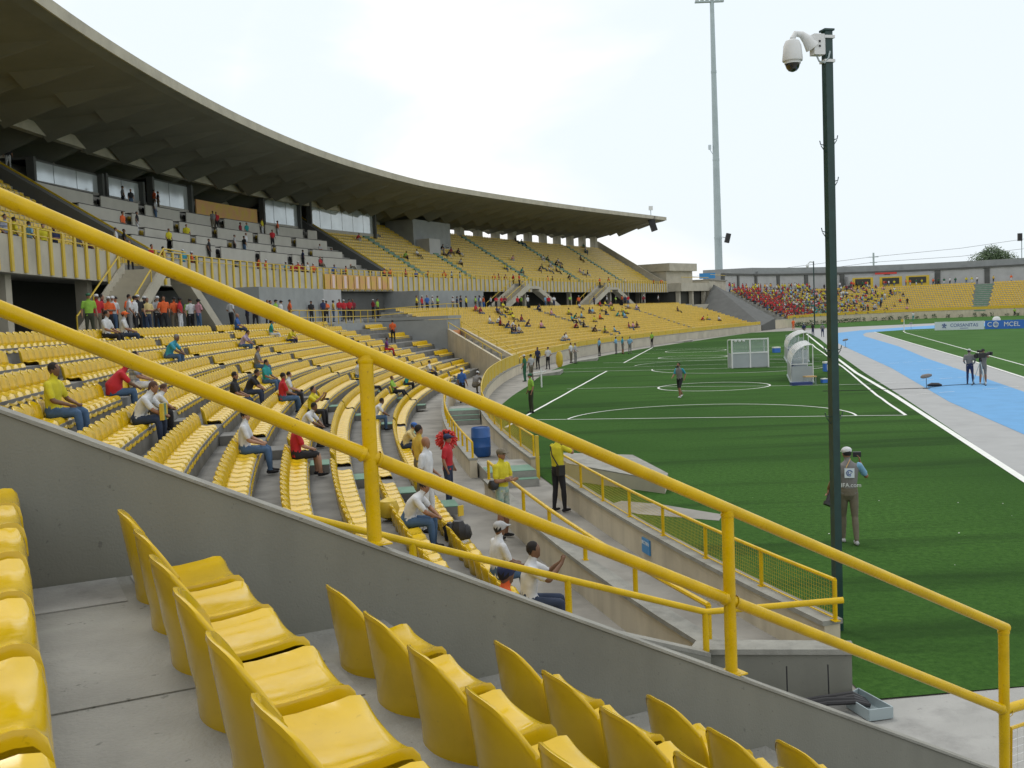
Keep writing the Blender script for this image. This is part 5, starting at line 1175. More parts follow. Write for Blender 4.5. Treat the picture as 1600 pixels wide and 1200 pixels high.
('S2', 13, 150.0, 'sit', 'lilac', 'jeans', {}, ''),
('S2', 3, 118.0, 'sit', 'yellow', 'khaki', {}, ''),
('S2', 3, 118.0, 'sit', 'green', 'black', {}, ''),
('S2', 3, 121.5, 'sitback', 'sky', 'jeans', {}, ''),
('S2', 4, 129.0, 'sitback', 'maroon', 'jeans', {}, ''),
('S2', 4, 130.5, 'sit', 'pink', 'black', {}, ''),
('S2', 4, 116.0, 'sitlean', 'brown', 'black', {}, ''),
('S2', 2, 101.0, 'sitlean', 'lightgrey', 'jeans', {}, ''),
('S2', 2, 102.5, 'sit', 'white', 'jeans', {}, ''),
('S2', 16, 141.5, 'sit', 'red', 'khaki', {}, ''),
('S2', 16, 143.5, 'sitback', 'yellow', 'jeans', {}, ''),
('S2', 4, 132.0, 'sit', 'brown', 'khaki', {}, ''),
('S2', 5, 162.5, 'sitlean', 'red', 'black', {}, ''),
('S2', 5, 165.5, 'sit', 'yellow', 'jeans', {}, ''),
('S2', 4, 169.0, 'sit', 'white', 'black', {}, ''),
('S2', 11, 164.0, 'sitback', 'brown', 'black', {}, ''),
('S2', 4, 169.0, 'sit', 'lightgrey', 'khaki', {}, '')]
OR=['first','second','third','fourth','fifth','sixth','seventh','eighth','ninth','tenth','eleventh','twelfth','thirteenth','fourteenth','fifteenth','sixteenth','seventeenth','eighteenth','nineteenth','twentieth','twenty-first','twenty-second','twenty-third','twenty-fourth']
CN=dict(lime='bright green vest',cyan='bright blue shirt',sky='light blue shirt',gold='golden shirt',striped='striped shirt',navy='dark navy shirt',lightgrey='light grey shirt',maroon='dark red shirt')
PLACE=dict(W='standing on the lower walkway',F='standing at the upper tier railing',S2='sitting in the far yellow seat block',UP='sitting in the upper tier seats',UPs='standing among the press desks')
GRP=dict(W='people on the lower walkway',F='people at the upper railing',S2='spectators in the far seat block',UP='spectators in the upper tier',UPs='people among the press desks',S1='spectators in the curved rows',S1s='spectators in the curved rows')
cntc={}
def _px(q):
    sf,a,s=q[0],q[1],q[2]
    o={'S1':3.2+.9*a,'S1s':3.2+.9*a,'W':a,'F':a,'S2':S2O+S2R*a}.get(sf,19.6+RU*a); p=at(s,o,4.0); d=Vector(p)-Vector((0,0,H)); return d.dot(CR)/d.dot(F0)
PEOPLE.sort(key=_px)
for (sf,a,s,pose,top,bot,e,lab) in PEOPLE:
    e=dict(e); lod=e.pop('lod',None); near=e.pop('near',None); hat=e.pop('hat',None)
    if hat: e['cap']=e.get('cap','blue')
    if sf=='S1': loc=at(s-(.3 if top=='orange' else 0),3.2+.9*a+.22-(.1 if top=='white' and a==0 else 0),.46+.36*a+.03); lod=1 if lod is None else lod
    elif sf=='S1s': loc={'gold':(-1.97,21.,.46),'white':(-1.63,18.6,.46),'red':(-1.54,23.2,.03)}.get(top,at(s,3.2+.9*a+.66,.46+.36*a)); lod=1 if lod is None else lod
    elif sf=='W': loc=at(s,a,WZ(s)+(.14 if a<13.5 else 0)); lod=1 if s<70 else 2
    elif sf=='F': loc=at(s,a,7.45+FZ(s)); lod=1 if s<75 else 2
    elif sf=='S2': loc=at(s,S2O+S2R*a+.22,S2Z+S2H*a+.03); lod=2
    else:
        z=8.0+FZ(s)+HU*a; loc=at(s,19.6+RU*a+(.22 if sf=='UP' else .6),z+.03*(sf=='UP')); lod=2
    if not lab:
        k=(sf,top); i=cntc.get(k,0); cntc[k]=i+1
        lab='%s person in %s from the left, %s'%(OR[min(i,23)],CN.get(top,top+' shirt'),PLACE[sf])
    turn=R.uniform(-.35,.35) if sf in('S1','S2','UP') else (R.uniform(-1.2,1.2))
    if sf=='S1' and lod==0: turn=R.uniform(-.1,.1)
    if sf=='S1s': turn={'gold':.3,'white':-.5,'red':-.45}.get(top,1.6)
    sk=e.pop('skin',R.choice(['skin1','skin1','skin2','skin3'])); hr_=e.pop('hair','darkhair')
    person(pose,loc,rzf(s)+turn,top,bot,lab,GRP[sf],lod,skin=sk,hair=hr_,scale=e.pop('scale',R.uniform(.95,1.03)),**e)
# people on the turf, track and passage
GPOS=[
('crossed',(-.28,19.9,.0),-2.2,'yellow','floral',dict(lod=0,cap='khaki',shorts=True),'man in yellow jersey, camouflage cap and floral shorts with folded arms'),
('photo',(.93,22.3,.0),-.9,'yellow','black',dict(lod=0,cap='black'),'man in yellow jersey and black trousers raising a camera at the wall gap'),
('vest',(5.96,18.2,0),-.15,'grey','khaki',dict(lod=0,cap='white',shoe='lightgrey',sleevec='sky'),'photographer in grey vest, white cap and blue sleeves walking on the turf'),
('walk',(8.13,49.5,0),2.4,'grey','black',dict(lod=1,sleevec='cyan',shorts=True,shoe='white'),'photographer in grey vest and shorts walking by the small centre circle'),
('stand',(.82,45.0,0),1.9,'lime','olive',dict(lod=1,cap='green'),'police officer in green vest standing alone at the left edge of the turf'),
('stand2',(22.8,50.9,0),-.4,'grey','navy',dict(lod=1,cap='white',sleeve=True),'man in grey vest and white cap standing on the blue track'),
('photo',(23.35,50.6,0),2.6,'grey','grey',dict(lod=1,cap='black',shorts=True,shoe='white'),'camera operator in shorts behind the tripod on the blue track'),
('stand',(.86,66.4,0),1.2,'green','green',dict(cap='white'),'man in green tracksuit and white cap near the bend of the wall'),
('stand',(1.3,66.9,0),.8,'lightgrey','khaki',dict(),'man in pale grey shirt beside the green tracksuit man'),
('stand',(2.1,80.3,0),2.4,'navy','black',dict(sleeve=True),'man in dark suit jacket standing by the wall'),
('stand2',(2.9,79.8,0),2.6,'white','black',dict(),'man in white shirt and black trousers left of the yellow bag'),
('stand',(5.2,88.6,0),-2.2,'white','khaki',dict(),'man in white shirt walking by the long wall, nearer one of two'),
('stand2',(5.5,87.3,0),-2.0,'lightgrey','grey',dict(),'man in light shirt and grey trousers by the long wall'),
('stand',(8.69,100.2,0),2.0,'sky','black',dict(),'person in light blue shirt and black trousers by the long wall'),
('crossed',(10.6,102.9,0),1.0,'sky','grey',dict(),'person in light blue shirt of a group of three by the long wall'),
('stand',(11.2,102.4,0),-1.3,'cyan','grey',dict(shorts=True),'person in brighter blue shirt and shorts by the long wall'),
('stand2',(11.9,101.9,0),2.6,'sky','grey',dict(),'rightmost person in light blue by the long wall'),
('stand',(16.2,117.2,0),2.3,'lime','black',dict(),'steward in green vest at the end of the short touchline'),
('stand',(38.2,133.2,0),0,'navy','khaki',dict(cap='white'),'left of three people in dark vests beyond the dugouts'),
('stand2',(39.0,132.0,0),.4,'black','navy',dict(cap='white'),'middle of three people in dark vests beyond the dugouts'),
('stand',(39.4,129.2,0),-.4,'grey','navy',dict(cap='lightgrey'),'right of three people in dark vests beyond the dugouts'),
('stand',(47.2,170.7,0),0,'orange','orange',dict(),'person all in orange standing behind the far dugout'),
('stand',(58.0,186,0),0,'orange','orange',dict(),'person all in orange standing beside the green pole, far away'),
('stand2',(80.3,203.9,0),3,'white','teal',dict(cap='orange'),'person in white top and teal trousers on the far grass verge'),
('stand',(101.5,206,0),3,'lime','black',dict(),'steward in green vest by the far wall behind the blue board'),
('stand',(-2.5,51.2,.05),-.6,'blue','black',dict(cap='white',lod=1),'man in blue shirt and white cap with backpack in the passage'),
('sitlean',(-1.9,52.2,.75),-.5,'grey','khaki',dict(cap='white',lod=1),'person in grey vest and white cap bending over the passage wall'),
]
for pose,loc,rz,t,b,e,lab in GPOS:
    e=dict(e); lod=e.pop('lod',1 if loc[1]<90 else 2); person(pose,loc,rz,t,b,lab,None,lod,**e)
vestman=[o for o in COL.objects if o.get('label','').startswith('photographer in grey vest, white cap')][0]
vestman.material_slots[6].material=cmat('skin1')
def text(name,body,size,loc,rot,m,parent=None,extr=.002,align='CENTER',shear=0,sx=1):
    cu=bpy.data.curves.new(name,'FONT'); cu.body=body; cu.size=size; cu.extrude=extr; cu.align_x=align; cu.align_y='CENTER'; cu.shear=shear
    t=bpy.data.objects.new('t',cu); COL.objects.link(t); dg=bpy.context.evaluated_depsgraph_get(); me=bpy.data.meshes.new_from_object(t.evaluated_get(dg)); bpy.data.objects.remove(t)
    me.materials.clear(); me.materials.append(MT[m] if isinstance(m,str) else m)
    o=link(name,me,parent); o.location=loc; o.rotation_euler=rot; o.scale=(sx,1,1); return o
# print on the vest back (local frame of the walking photographer: back is -Y)
t=text('vest_print','FIFA.com',.105,(0,-.135,1.08),(math.radians(90),0,0),'ntrail',vestman,.004)
mb=MB(); mb.box((0,-.137,1.3),(.085,.004,.085)); em=mb.build('vest_emblem','bwhite',vestman)
mb=MB(); mb.tube([(.05*math.cos(a),-.145,1.3+.05*math.sin(a)) for a in np.arange(.3,5.2,.35)],.008,5); mb.tube([(.025*math.cos(a),-.145,1.3+.025*math.sin(a)) for a in np.arange(2,6.6,.4)],.007,5); mb.build('swirl','navy',em)
for q in(-1,1): mb=MB(); mb.lathe((q*.25,.0,1.2),[(.068,-.06),(.07,.0),(.066,.1)],10); 
mb=MB(); mb.tube([(.03,-.08,1.55),(-.06,-.15,1.4)],.006,5); mb.build('lanyard','bannery',vestman)
# held things
def small_cam(loc,rz,lab,big=False):
    t=thing('camera',lab,'camera',loc,rz); mb=MB(); mb.box((0,0,0),(.07,.035,.045)); mb.build('camera_body','black',t); mb=MB(); mb.tube([(0,.03,0),(0,.12 if not big else .3,0)],.034 if not big else .055,10); mb.build('lens','black',t); return t
c=small_cam((5.62,18.3,.72),.2,'black camera hanging from the walking photographer\'s left hand',True); c.rotation_euler=(1.2,.4,0)
c=small_cam((6.24,18.55,1.56),-.2,'small black device held up in the photographer\'s right hand')
small_cam((1.17,22.52,1.6),-.9,'small black camera held at the face of the man at the wall gap')
small_cam((7.96,49.1,1.55),2.4,'camera held by the photographer near the small centre circle')
t=thing('bag','black shoulder bag with strap on the man raising a camera','bag',(.93,22.3,0),-.9); mb=MB(); mb.box((.16,-.06,.93),(.05,.09,.11)); mb.build('bag_body','black',t); mb=MB(); mb.tube([(-.12,-.09,1.44),(-.02,-.135,1.25),(.13,-.1,1.03)],.014,6); mb.build('strap','black',t)
mb=MB(); mb.lathe((0,0,-.1),[(.05,0),(.1,.04),(.11,.12),(.07,.19)],10); bg_=mb.build('bag','black',None,True); bg_.location=(-.44,19.72,1.07); tag(bg_,'small black bag held in the folded arms of the man in floral shorts','bag')
# backpack on the low seats, yellow balloon, red wig
p=at(17.0,3.2+.25,.72); t=thing('backpack','large black backpack with a yellow strap lying on the lowest seats','backpack',(p[0],p[1],p[2]-.16),.4)
mb=MB(); mb.lathe((0,0,0),[(.11,0),(.15,.05),(.14,.22),(.09,.33)],7); mb.lathe((.13,.03,0),[(.1,0),(.13,.06),(.1,.2),(.05,.25)],6); mb.lathe((-.12,.06,0),[(.1,0),(.12,.08),(.11,.24),(.06,.3)],6); mb.tube([(-.1,.1,.3),(-.2,.2,.2),(-.15,.22,.05)],.02,5); mb.build('pack_body','black',t,True); mb=MB(); mb.box((.05,-.02,.5),(.06,.01,.09),.4); mb.build('yellow_tag','yel2',t)
pr=[o for o in COL.objects if o.get('label','').startswith('man in red jersey')][0]; hl=pr.matrix_basis@Vector((0,.0,1.66)); bk=Vector((hl.x,hl.y,0)).normalized()*.75
t=thing('foam_wig','large red and orange frilly wig behind the man in the red jersey','wig',(hl.x+bk.x,hl.y+bk.y,hl.z-.12),0)
mb=MB(); rr=random.Random(3)
for i in range(150):
    d=Vector((rr.gauss(0,1),rr.gauss(0,1)*.5,rr.gauss(0,1))).normalized(); d.z*=1; c_=d*.22; mb.tube([c_*.5,c_*1.0,c_*1.15+Vector((rr.uniform(-.03,.03),0,-.03))],[.02,.022,.012],5)
wg=mb.build('wig_tufts','red',t); wg['kind']='stuff'
person('stand',(hl.x+bk.x*1.0,hl.y+bk.y*1.0,hl.z-1.66),rzf(20),'white','darkjeans','person mostly hidden behind the man in the red jersey, wearing the frilly red wig',None,1)
p=at(17.8,3.2+1.35,.82); mb=MB(); mb.lathe((0,0,0),[(.02,-.2),(.15,-.14),(.2,0),(.15,.14),(.02,.2)],14); b_=mb.build('balloon','yel2',None,True); b_.location=(p[0],p[1],p[2]+.22); tag(b_,'round yellow balloon behind the man leaning forward in the lowest rows','balloon')
q=[o for o in COL.objects if o.get('label','').startswith('woman with brown hair')][0]
mb=MB(); mb.box((0,0,0),(.13,.03,.15)); b_=mb.build('bag','yel2'); mb=MB(); mb.box((0,0,0),(.05,.034,.151)); c=mb.build('green_stripe','green',b_); b_.matrix_world=q.matrix_basis@Matrix.Translation((.05,.5,.24)); tag(b_,'yellow bag with a green stripe on the lap of the brown haired woman','bag')
# ================================================================ green CCTV pole
PX,PY=4.2,13.35
t=thing('camera_pole','tall dark green square pole at the corner of the field wall','pole',(PX,PY,0),.25)
mb=MB(); mb.box((0,0,3.9),(.051,.051,3.9)); mb.build('pole_shaft','polegreen',t)
mb=MB(); mb.box((0,0,7.81),(.07,.07,.012)); mb.build('pole_cap','polegreen',t)
for z,sd_ in ((6.43,1),(6.36,-1),(5.9,1),(5.25,-1),(3.72,1),(3.72,-1),(2.85,1),(2.85,-1)):
    mb=MB(); mb.tube([(sd_*.05,0,z),(sd_*.12,0,z+.015),(sd_*.13,0,z+.06)],.007,5); mb.tube([(sd_*.05,0,z-.09),(sd_*.115,0,z+.0)],.006,5); mb.build('climbing_bracket','polegreen',t)
for z in (7.72,7.42): mb=MB(); mb.box((0,0,z),(.072,.072,.018)); mb.build('metal_strap','ntrail',t)
c=thing('dome_camera','white dome security camera on a curved arm at the top of the green pole','camera',(PX,PY,7.76*.14),.25); c.scale=(.86,.86,.86)
mb=MB(); mb.box((-.17,-.01,7.6),(.085,.07,.15)); mb.box((-.09,-.01,7.6),(.02,.06,.14)); mb.build('junction_box','ntrail',c)
mb=MB(); mb.tube([(-.24,0,7.57),(-.33,0,7.68),(-.42,0,7.75),(-.52,0,7.76),(-.57,0,7.68)],[.11,.075,.05,.042,.04],12); mb.build('curved_arm','ntrail',c,True)
mb=MB(); mb.lathe((-.575,0,7.36),[(.105,.1),(.145,.0),(.15,.02),(.14,.12),(.13,.22),(.1,.29),(.04,.32)][1:],20); mb.lathe((-.575,0,7.32),[(.118,0),(.122,.05)],20); mb.build('dome_housing','ntrail',c,True)
mb=MB(); mb.lathe((-.575,0,7.32),[(.02,-.115),(.06,-.1),(.09,-.065),(.107,-.02),(.11,.0)],18); mb.build('dark_dome','clear',c,True)
mb=MB(); mb.tube([(-.2,-.02,7.47),(-.16,-.04,7.36),(-.09,-.07,7.33),(-.03,-.08,7.4),(.0,-.075,7.5)],.014,6); mb.build('cable_loop','galv',c)
mb=MB(); mb.box((-.17,-.085,7.64),(.014,.004,.014)); mb.box((-.17,-.085,7.57),(.014,.004,.014)); mb.build('gland','black',c)
# second thin pole
t=thing('camera_pole','thin distant dark pole with small white camera in front of the far crowd','pole',(59.5,200,0)); mb=MB(); mb.tube([(0,0,0),(0,0,12.4)],.12,8); mb.build('pole_shaft','polegreen',t); mb=MB(); mb.tube([(0,0,12.2),(-.7,0,12.3),(-1.1,0,11.9)],.12,6); mb.lathe((-1.2,0,11.2),[(.15,0),(.3,.2),(.25,.6)],8); mb.build('camera_head','ntrail',t)
# floodlight tower
t=thing('floodlight_tower','very tall tapering pale steel floodlight mast behind the stands','tower',(49.3,240,0))
mb=MB(); mb.tube([(0,0,0),(0,0,20),(0,0,38),(0,0,58),(0,0,73.9)],[.95,.88,.76,.6,.48],16); mb.build('mast','galv',t,True)
for z,r_ in ((20,.93),(38,.8),(58,.66)): mb=MB(); mb.lathe((0,0,z),[(r_,0),(r_,.5)],16); mb.build('joint_collar','galv',t)
mb=MB(); mb.box((-.6,0,74.1),(3.3,.4,.15)); mb.build('crossbar','galv',t)
for i in range(6): mb=MB(); mb.box((-3.4+i*1.15,0,74.8),(.4,.25,.4)); mb.build('lamp','ntrail',t)
mb=MB(); mb.box((-1.4,0,41.2),(.3,.3,.5)); mb.tube([(-1.4,0,40.7),(-.6,0,39.4)],.08,5); mb.build('bracket_box','bwhite',t)
def speaker(loc,lab,tilt):
    t=thing('loudspeaker',lab,'loudspeaker',loc); mb=MB(); mb.box((0,0,0),(.5,.5,1.05)); b=mb.build('cabinet','black',t); b.rotation_euler=(0,tilt,0); mb=MB(); mb.tube([(0,0,0),(-.9 if tilt>0 else .4,0,.2),(-1.2 if tilt>0 else .4,0,1.6 if tilt<0 else .3)],.07,5); mb.build('bracket','wire',t)
def pxat(px,py,Y): d=F0+CR*((px-800)/1600)+CU*((600-py)/1600); q=Vector((0,0,H))+d*(Y/d.y); return tuple(q)
speaker(pxat(1137,372,236),'black loudspeaker fixed to the floodlight mast',.25)
speaker(pxat(1020,352,181),'black loudspeaker hanging under the roof tip',-.3)
q=pxat(1017,336,181); t=thing('roof_antenna','small pale device on a stalk on top of the roof tip','antenna',q); mb=MB(); mb.tube([(0,0,-.8),(0,0,.9)],.07,5); mb.build('stalk','galv',t); mb=MB(); mb.box((0,0,1.2),(.35,.2,.35)); mb.build('head','ntrail',t)
t=thing('floodlight_pole','thin pole with a dark lamp at the right frame edge above the rear building','pole',(150,300,0)); mb=MB(); mb.tube([(0,0,0),(0,0,20.5)],.13,6); mb.build('pole_shaft','galv',t); mb=MB(); mb.box((-.5,0,21),(.6,.3,1.1)); mb.build('lamp_head','black',t)
t=thing('utility_pole','grey utility pole with crossarms carrying wires behind the far stand','pole',(121,340,0)); mb=MB(); mb.tube([(0,0,0),(0,0,20)],.3,6); mb.build('pole_shaft','galv',t); mb=MB(); mb.box((0,0,18.6),(1.6,.15,.12)); mb.box((0,0,16.8),(1.2,.15,.12)); mb.build('crossarm','galv',t)
for i,(z0,z1,z2) in enumerate(((15.6,18.7,24),(13.5,16.9,20.5))):
    mb=MB(); mb.tube([(50,340,z0-1.5),(85,340,z0),(121,340,z1),(150,340,(z1+z2)/2-1.0),(185,340,z2)],.055,4); tag(mb.build('power_line','wire'),'%s overhead wire running to the utility pole across the sky'%('upper','lower')[i],'wire')
q=pxat(1108,428,205); mb=MB(); mb.box((0,0,0),(1.6,.05,.55)); o=mb.build('advert_board','signb'); o.location=(q[0],q[1]+2,10.6); tag(o,'small blue and white board on the linking block roof','board')
# ================================================================ advertising boards
def board(a,b,h,m,lab):
    a=Vector((*a,0)); b=Vector((*b,0)); d=(b-a); t=thing('advertising_board',lab,'board',a,math.atan2(d.y,d.x)); w=d.length
    mb=MB(); mb.box((w/2,0,h/2),(w/2-.02,.03,h/2)); mb.build('panel',m,t)
    mb=MB()
    for f_ in (.15,.85): mb2=MB(); mb2.tube([(w*f_,.05,h*.8),(w*f_,.6,.0)],.03,5); mb2.build('strut','ntrail',t)
    return t,w
t,w=board((56.9,137.3),(62.0,133.9),1.12,'bwhite','white advertising board reading CORSANITAS on the far grass')
text('lettering','CORSANITAS',.62,(w*.6,-.04,.6),(math.radians(90),0,0),'navy',t,.01,sx=.92)
mb=MB()
for i,a in enumerate((.4,1.5,2.6,4.0,5.2)): mb.tube([(w*.2+.05*math.cos(a),-.045,.58+.05*math.sin(a)),(w*.2+.3*math.cos(a),-.045,.58+.3*math.sin(a))],[.04,.1],6)
mb.build('logo_mark','navy',t); mb=MB(); mb.box((w*.6,-.04,.22),(.5,.01,.03)); mb.build('underline','navy',t)
t,w=board((62.05,133.87),(66.9,130.6),1.12,'bblue','blue advertising board reading COMCEL on the far grass')
text('lettering','C',.82,(w*.1,-.05,.58),(math.radians(90),0,0),'white',t,.01)
text('lettering','MCEL',.82,(w*.55,-.05,.58),(math.radians(90),0,0),'white',t,.01,sx=.95)
mb=MB(); mb.tube([(w*.225+.3*math.cos(a),-.045,.58+.33*math.sin(a)) for a in np.arange(0,6.4,.4)],.05,5); mb.tube([(w*.225+.3*math.cos(a),-.045,.58+.1*math.sin(a)) for a in np.arange(0,6.4,.4)],.02,5); mb.tube([(w*.225+.12*math.cos(a),-.045,.58+.3*math.sin(a)) for a in np.arange(0,6.4,.4)],.02,5); mb.build('globe_logo','white',t)
for i,(x,y) in enumerate(((64.6,136),(68.6,133.6))):
    mb=MB(); mb.lathe((x,y,0),[(.5,0),(.5,1.25),(.35,1.5),(.1,1.55)],10); tag(mb.build('white_cover','ntrail',None,True),'rounded white cover standing behind the blue board, %s one'%('left','right')[i],'cover')
# corner flag
t=thing('corner_flag','yellow corner flag on a white stick at the far field corner','flag',(54.0,140.4,0)); mb=MB(); mb.tube([(0,0,0),(0,0,1.6)],.06,6); mb.build('stick','ntrail',t); mb=MB(); mb.box((-.2,0,1.42),(.24,.02,.2),.3); mb.build('pennant','yel2',t)
# ================================================================ dugouts
def dugout(o,heading,ln,dp,ht,lab,panels):
    t=thing('dugout',lab,'dugout',o,0); t.rotation_euler=(0,0,-heading)   # local +Y runs away, +X opens to the field
    lo=.95
    mb=MB(); 
    for i in range(panels):
        a=ln*i/panels; b=ln*(i+1)/panels; m2=MB(); m2.box((0,(a+b)/2,lo/2+.08),(.02,(b-a)/2-.02,lo/2)); m2.build('back_panel','shgrey',t)
        arc=[(dp*.0,lo+.12)]+[(dp*(1-math.cos(u))*.95,lo+.12+(ht-lo-.12)*math.sin(u)) for u in np.arange(.25,1.58,.26)]+[(dp,ht-.04)]
        v=[];f=[]
        for (x,z) in arc: v+=[(x,a+.04,z),(x,b-.04,z),(x+.01,a+.04,z-.015),(x+.01,b-.04,z-.015)]
        for j in range(len(arc)-1): k=4*j; f+=[(k,k+1,k+5,k+4),(k+2,k+6,k+7,k+3)]
        link('canopy_sheet',mesh('canopy_sheet',v,f,'canopy',smooth=True),t)
    for i in range(panels+1):
        a=ln*i/panels; m2=MB(); arc=[(0,0),(0,lo+.12)]+[(dp*(1-math.cos(u))*.95,lo+.12+(ht-lo-.12)*math.sin(u)) for u in np.arange(.25,1.58,.26)]+[(dp,ht-.04)]
        m2.tube([(x,a,z) for x,z in arc],.03,6); m2.build('frame_hoop','ntrail',t)
        if i in (0,panels):
            m2=MB(); m2.tube([(dp,a,ht-.04),(dp,a,.1)],.03,6); m2.tube([(dp*.55,a,lo+.1),(dp*.55,a,ht-.25)],.025,6); m2.tube([(0,a,lo+.1),(dp,a,lo+.1)],.025,6); m2.build('end_post','ntrail',t)
            m2=MB(); m2.box((dp*.5,a,.52),(dp*.47,.015,.42)); m2.build('end_panel','shgrey',t)
            m2=MB(); m2.box((dp*.42,a,1.45),(dp*.36,.006,.4)); m2.build('end_glass','pane',t)
    m2=MB(); m2.box((dp*.5,ln/2,.05),(dp*.55,ln/2+.1,.05)); m2.build('floor_frame','galv',t)
    n=max(4,int(ln/.6))
    for i in range(n): m2=MB(); y=.35+i*(ln-.6)/(n-1); m2.box((.42,y,.45),(.2,.21,.03)); m2.box((.2,y,.68),(.03,.21,.22)); m2.build('seat','navyseat',t)
    return t
dugout((15.2,55.6,0),.235,6.2,1.15,2.1,'nearer white arched dugout with grey end panels on the small pitches',4)
dugout((20.4,75.5,0),.235,7.5,1.5,2.2,'farther white arched dugout partly behind the nearer one',4)
t=thing('bench','small wooden bench in front of the open end of the nearer dugout','bench',(15.95,54.7,0),.2); mb=MB(); mb.box((0,0,.42),(.28,.25,.03)); mb.build('seat','wood',t)
for x,y in((-.24,-.2),(.24,-.2),(.24,.2),(-.24,.2)): mb=MB(); mb.tube([(x,y,0),(x,y,.4)],.02,5); mb.build('leg','galv',t)
mb=MB(); mb.box((0,0,.08),(.55,.22,.08)); o=mb.build('platform_tray','navyseat'); o.location=(15.4,54.4,0); tag(o,'dark low tray in front of the nearer dugout','tray')
def cooler(loc,lab,s=1):
    t=thing('cool_box',lab,'cool box',loc,.3); mb=MB(); mb.box((0,0,.2*s),(.3*s,.2*s,.2*s)); mb.build('box_body','bblue',t); mb=MB(); mb.box((0,0,.45*s),(.32*s,.22*s,.05*s)); mb.build('lid','white',t)
cooler((16.9,55.3,0),'blue cool box with white lid just right of the nearer dugout',.5)
t=thing('cool_box','blue and white crate on the turf left of the green pole','cool box',(19.75,63.9,0),.1); mb=MB(); mb.box((0,0,.3),(.22,.2,.26)); mb.build('box_body','bblue',t); mb=MB(); mb.box((0,0,.6),(.24,.22,.05)); mb.build('lid','white',t)
for x in (-.08,.08): mb=MB(); mb.box((x,-.21,.3),(.035,.01,.18)); mb.build('white_bar','white',t)
cooler((24.0,92.5,0),'blue box by the near corner of the farther dugout',1)
# glazed bus-shelter style box
t=thing('shelter','grey shelter with white frame and two clear upper panes on the pitch','shelter',(15.4,71.4,0),.05); w,h,d=2.6,2.02,1.0
mb=MB(); mb.box((w/2,0,.53),(w/2,.03,.5)); mb.build('lower_panel','shgrey',t)
for x in (.02,w/2,w-.02): mb=MB(); mb.box((x,-.02,h/2),(.045,.045,h/2)); mb.build('post','ntrail',t)
for z in (1.05,h-.03): mb=MB(); mb.box((w/2,-.022,z),(w/2+.02,.04,.045)); mb.build('frame_bar','ntrail',t)
for x in (w*.25,w*.75): mb=MB(); mb.box((x,.0,1.52),(w*.25-.06,.008,.43)); mb.build('glass_pane','pane',t)
for x in (0,w): mb=MB(); mb.box((x,d/2,.53),(.02,d/2,.5)); mb.build('side_panel','shgrey',t); mb=MB(); mb.tube([(x,0,h),(x,d,h-.1),(x,d,0)],.03,6); mb.build('side_frame','ntrail',t)
mb=MB(); mb.box((w/2,d/2,h-.04),(w/2,d/2,.02)); mb.build('roof_sheet','canopy',t)
mb=MB(); mb.box((w/2,d*.7,.5),(w/2-.1,.2,.03)); mb.build('bench','navyseat',t)
for i,x in enumerate((.3,.58,.86)): mb=MB(); mb.lathe((x,.02,h-.13),[(.02,-.08),(.09,-.05),(.11,0),(.09,.05),(.02,.08)],10); mb.build('white_float','ntrail',t)
# broadcast camera on tripod
t=thing('broadcast_camera','black broadcast camera on a tripod standing on the blue track','camera',(22.9,49.9,0),.3); t.scale=(.85,.85,.9)
for a in (.4,2.5,4.6): mb=MB(); mb.tube([(0,0,1.3),(.45*math.cos(a),.45*math.sin(a),.04)],.022,6); mb.build('tripod_leg','galv',t); mb=MB(); mb.tube([(.45*math.cos(a),.45*math.sin(a),.04),(0,0,.08)],.015,5); mb.lathe((.45*math.cos(a),.45*math.sin(a),0),[(.05,0),(.05,.06)],8); mb.build('spreader','black',t)
mb=MB(); mb.lathe((0,0,1.28),[(.08,0),(.1,.1),(.06,.2)],10); mb.build('fluid_head','black',t)
mb=MB(); mb.box((0,0,1.62),(.28,.1,.13)); mb.box((-.3,0,1.6),(.1,.07,.09)); mb.build('camera_body','black',t); mb=MB(); mb.tube([(.25,0,1.64),(.62,0,1.7)],[.07,.1],12); mb.box((.68,0,1.7),(.05,.15,.09)); mb.build('lens','black',t)
mb=MB(); mb.box((-.05,0,1.85),(.1,.09,.06)); mb.tube([(-.1,0,1.75),(.15,0,1.92),(.2,0,1.75)],.015,5); mb.build('viewfinder','black',t); mb=MB(); mb.tube([(-.1,.1,1.5),(-.55,.15,1.35)],.012,5); mb.build('pan_bar','black',t)
# microphones
def mic(loc,rz,s,lab):
    t=thing('microphone',lab,'microphone',loc,rz); mb=MB(); mb.tube([(0,0,.03),(0,0,.5*s)],.014,6); mb.lathe((0,0,0),[(.17,0),(.17,.02)],12); mb.build('stand','black',t); mb=MB(); mb.tube([(-.27,0,.55*s),(-.18,0,.58*s),(.1,0,.62*s),(.26,0,.64*s)],[.05,.1,.1,.06],10); mb.build('windshield','khaki_fur' if 'khaki_fur' in MT else 'wire',t,True)
mic((20.0,49.3,0),.1,1.0,'grey furry microphone on a short stand on the blue track'); mic((31.7,96.9,0),.2,1.2,'distant dark microphone on a stand at the left edge of the blue track'); mic((59.5,152,0),.2,1.2,'very distant small microphone near the corner flag')
mb=MB(); mb.tube([(-.34,0,.06),(-.15,0,.09),(.2,0,.08),(.36,0,.04)],[.05,.1,.09,.05],8); o=mb.build('cable_coil','black'); o.location=(20.8,50.3,0); tag(o,'black cable bundle lying on the blue track beside the microphone','cable')
mb=MB(); mb.tube([(15.2,50.0,.02),(18,49.4,.02),(20,49.4,.02),(21.5,50.4,.02),(22.7,50.5,.02)],.014,5); tag(mb.build('track_cable','black'),'thin dark cable running across the grey and blue track','cable')
